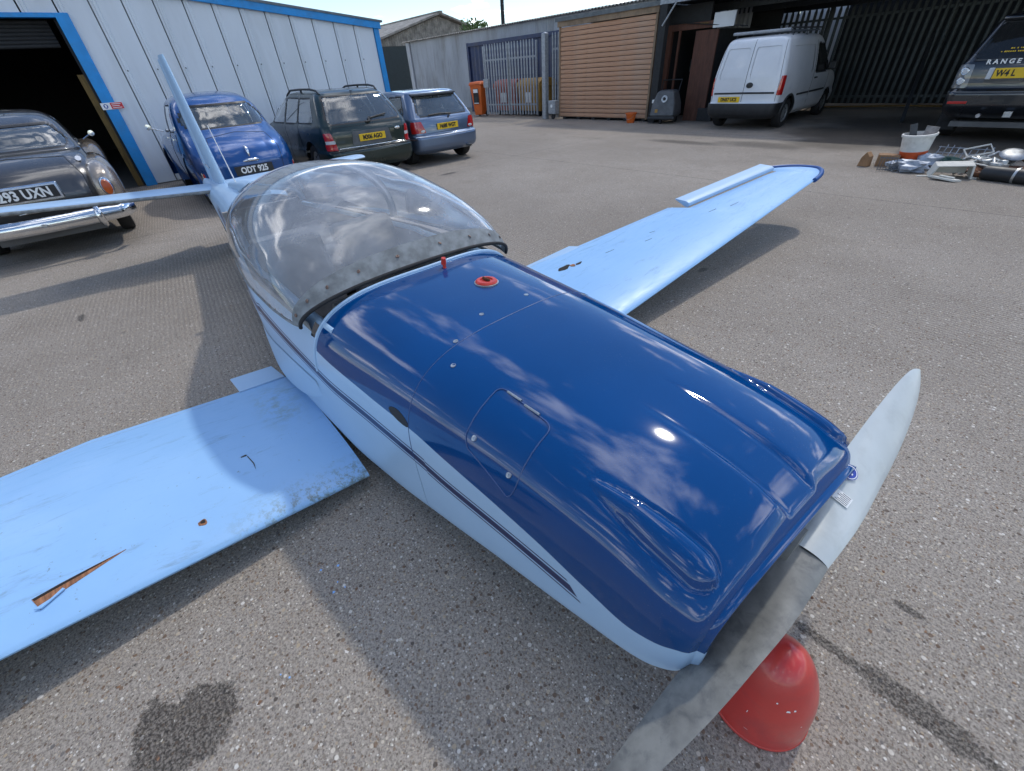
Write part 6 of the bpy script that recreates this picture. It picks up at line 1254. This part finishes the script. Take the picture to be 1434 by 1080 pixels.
scrap('silver_canister', 'silver blue drinks bottle shaped canister right of the lath', 'canister', MB().lathe([(.06, 0), (.085, .02), (.09, .05), (.09, .30), (.07, .34), (.035, .37), (.035, .40)], (0, 0, 0), (0, 0, 1), 24), 'foil', smooth=50, rot=(R(88), R(10), R(70)), loc=(-.02, 9.02, .10))
scrap('white_clip', 'white plastic clip between the canister and exhaust silencer', 'clip', MB().box(-.07, .07, -.03, .03, 0, .05).box(-.02, .02, -.05, .05, .05, .08), 'cream_plastic', .004, rot=(0, R(12), R(60)), loc=(.10, 8.95, .10))
for k, (x, y, lab) in enumerate([(-.10, 9.72, 'curved brown hose at the back of the scrap heap'), (.12, 9.62, 'short brown rubber hose beyond the silver canister')]):
    scrap('rubber_hose', lab, 'hose', MB().tube([Vector((.16*math.cos(a), .05*k, .16*math.sin(a))) for a in np.linspace(.1, 2.7+.2*k, 16)], .035, 10), 'brown_tube' if k == 0 else 'rust', smooth=60, rot=(R(-15), 0, R(30+40*k)), loc=(x, y, .02))['group'] = 'rubber hoses in the scrap heap'
xs = thing('exhaust_silencer', 'long black exhaust silencer with steel clamp at the right of the scrap heap', 'exhaust', (-.12, 8.56, .085), R(-12))
MB().lathe([(.05, -.42), (.08, -.40), (.083, -.38), (.083, .5), (.07, .52)], (0, 0, 0), (1, 0, 0), 24).build('drum', MAT['plastic_black'], xs, 40); MB().lathe([(.086, -.10), (.089, -.10), (.089, -.075), (.086, -.075)], (0, 0, 0), (1, 0, 0), 24).build('clamp', MAT['alloy'], xs, 40); MB().lathe([(.03, -.52), (.03, -.41)], (0, 0, -.03), (1, 0, 0), 14).build('inlet_pipe', MAT['rust'], xs, 40); MB().box(-.50, -.42, -.06, .06, -.085, -.06).build('mount_plate', MAT['alloy'], xs)
scrap('rusty_bar', 'short rusty steel bar behind the exhaust silencer', 'bar', MB().box(-.18, .18, -.025, .025, 0, .04), 'rust', .004, rot=(0, 0, R(-10)), loc=(.20, 8.86, .05))
hb2 = MB()
r_ = np.random.default_rng(21)
for k in range(150):
    x, y = r_.uniform(-1.55, .3), 0; y = 9.05+r_.normal()*.22+.1*math.sin(x*4); s_ = r_.uniform(.012, .045); p = Vector((x, y, r_.uniform(.005, .10)*max(0, 1-abs(y-9.1)/.5))); d = Vector(r_.normal(size=3)).normalized(); d.z *= .4
    if k % 3 == 0: hb2.tube([p, p+d*s_*3], s_*.18, 6)
    elif k % 3 == 1: hb2.beam(p, p+d*s_*2.2, s_*.9, s_*.35)
    else: hb2.lathe([(s_*.5, 0), (s_*.55, s_*.2), (s_*.3, s_*.4)], p, d, 10)
o = hb2.build('small_scrap_parts', MAT['alloy'], None, 50); tag(o, 'litter of small bolts, links and castings through the scrap heap', 'scrap', kind='stuff')
o2 = crumple(8, .75, .22, .07, 31).build('scrap_dirt', MAT['rust'], None, 60); o2.location = (-.65, 9.22, 0); tag(o2, 'dark rusty debris lying under the scrap heap', 'debris', kind='stuff')
# ------------------------------------------------------------------ loose grit and paint flakes
X('grit_pale', (.52, .48, .41), .85, var=.35, scale=30); X('grit_brown', (.19, .105, .06), .85, var=.4, scale=30); X('grit_dark', (.05, .045, .04), .9, var=.3); X('flake_blue', (.22, .45, .80), .4)
def grit(name, n, mat, smin, smax, seed, label, area):
    r_ = np.random.default_rng(seed); base = np.array([(1, 0, 0), (0, 1, 0), (-1, 0, 0), (0, -1, 0), (0, 0, .7), (.6, .6, .25), (-.6, -.5, .3)]); F0 = np.array([(0, 5, 4), (5, 1, 4), (1, 2, 4), (2, 6, 4), (6, 3, 4), (3, 0, 4), (0, 1, 5), (2, 3, 6)])
    x = r_.uniform(area[0], area[1], n); y = r_.uniform(area[2], area[3], n); s_ = smin+(smax-smin)*r_.random(n)**3; a = r_.uniform(0, 6.28, n); st_ = r_.uniform(.5, 1, n); hh = r_.uniform(.35, .8, n)
    B = base[None]*np.stack([s_, s_*st_, s_*hh], -1)[:, None, :]; jit = 1+.25*r_.normal(size=B.shape); B = B*jit; B[:, :4, 2] = -.0005
    ca, sa = np.cos(a)[:, None], np.sin(a)[:, None]; V_ = np.stack([B[..., 0]*ca-B[..., 1]*sa+x[:, None], B[..., 0]*sa+B[..., 1]*ca+y[:, None], B[..., 2]], -1).reshape(-1, 3); F_ = (F0[None]+(np.arange(n)*7)[:, None, None]).reshape(-1, 3)
    o = mk(name, V_, F_, MAT[mat]); tag(o, label, 'grit', kind='stuff')
grit('pale_grit', 5500, 'grit_pale', .0014, .0065, 1, 'pale loose grit scattered over the near concrete', (-4, 2.2, -2, 4.5))
grit('brown_grit', 3000, 'grit_brown', .0016, .0085, 2, 'brown loose grit scattered over the near concrete', (-4, 2.2, -2, 4.5))
grit('dark_grit', 2200, 'grit_dark', .0015, .006, 4, 'dark loose grit scattered over the near concrete', (-4, 2.2, -2, 4.5))
fl = MB(); r_ = np.random.default_rng(5)
for (x, y, n_) in ((-1.21, -.04, 2), (-1.10, -.04, 2), (-1.13, -.03, 1), (-.95, -.30, 2)):
    for q in range(n_):
        p = np.array([x+r_.normal()*.02, y+r_.normal()*.02, .003]); s_ = r_.uniform(.003, .008); a = r_.uniform(0, 6.28); fl.add([(p[0]+s_*math.cos(a+t)*(1 if t % 2 else .7), p[1]+s_*math.sin(a+t), p[2]+r_.uniform(0, .003)) for t in (0, 1.4, 3, 4.6)], [(0, 1, 2, 3)])
o = fl.build('paint_flakes', MAT['flake_blue']); tag(o, 'light blue paint flakes scattered on the concrete below the wing', 'flakes', kind='stuff')
rk = MB().add(*(lambda m_: (m_.v, m_.f))(crumple(5, .018, .011, .012, 77))).build('dark_stone', MAT['rust'], None, 60); rk.location = (.085, 1.20, 0); tag(rk, 'small dark brown stone on the concrete just beyond the propeller', 'stone')
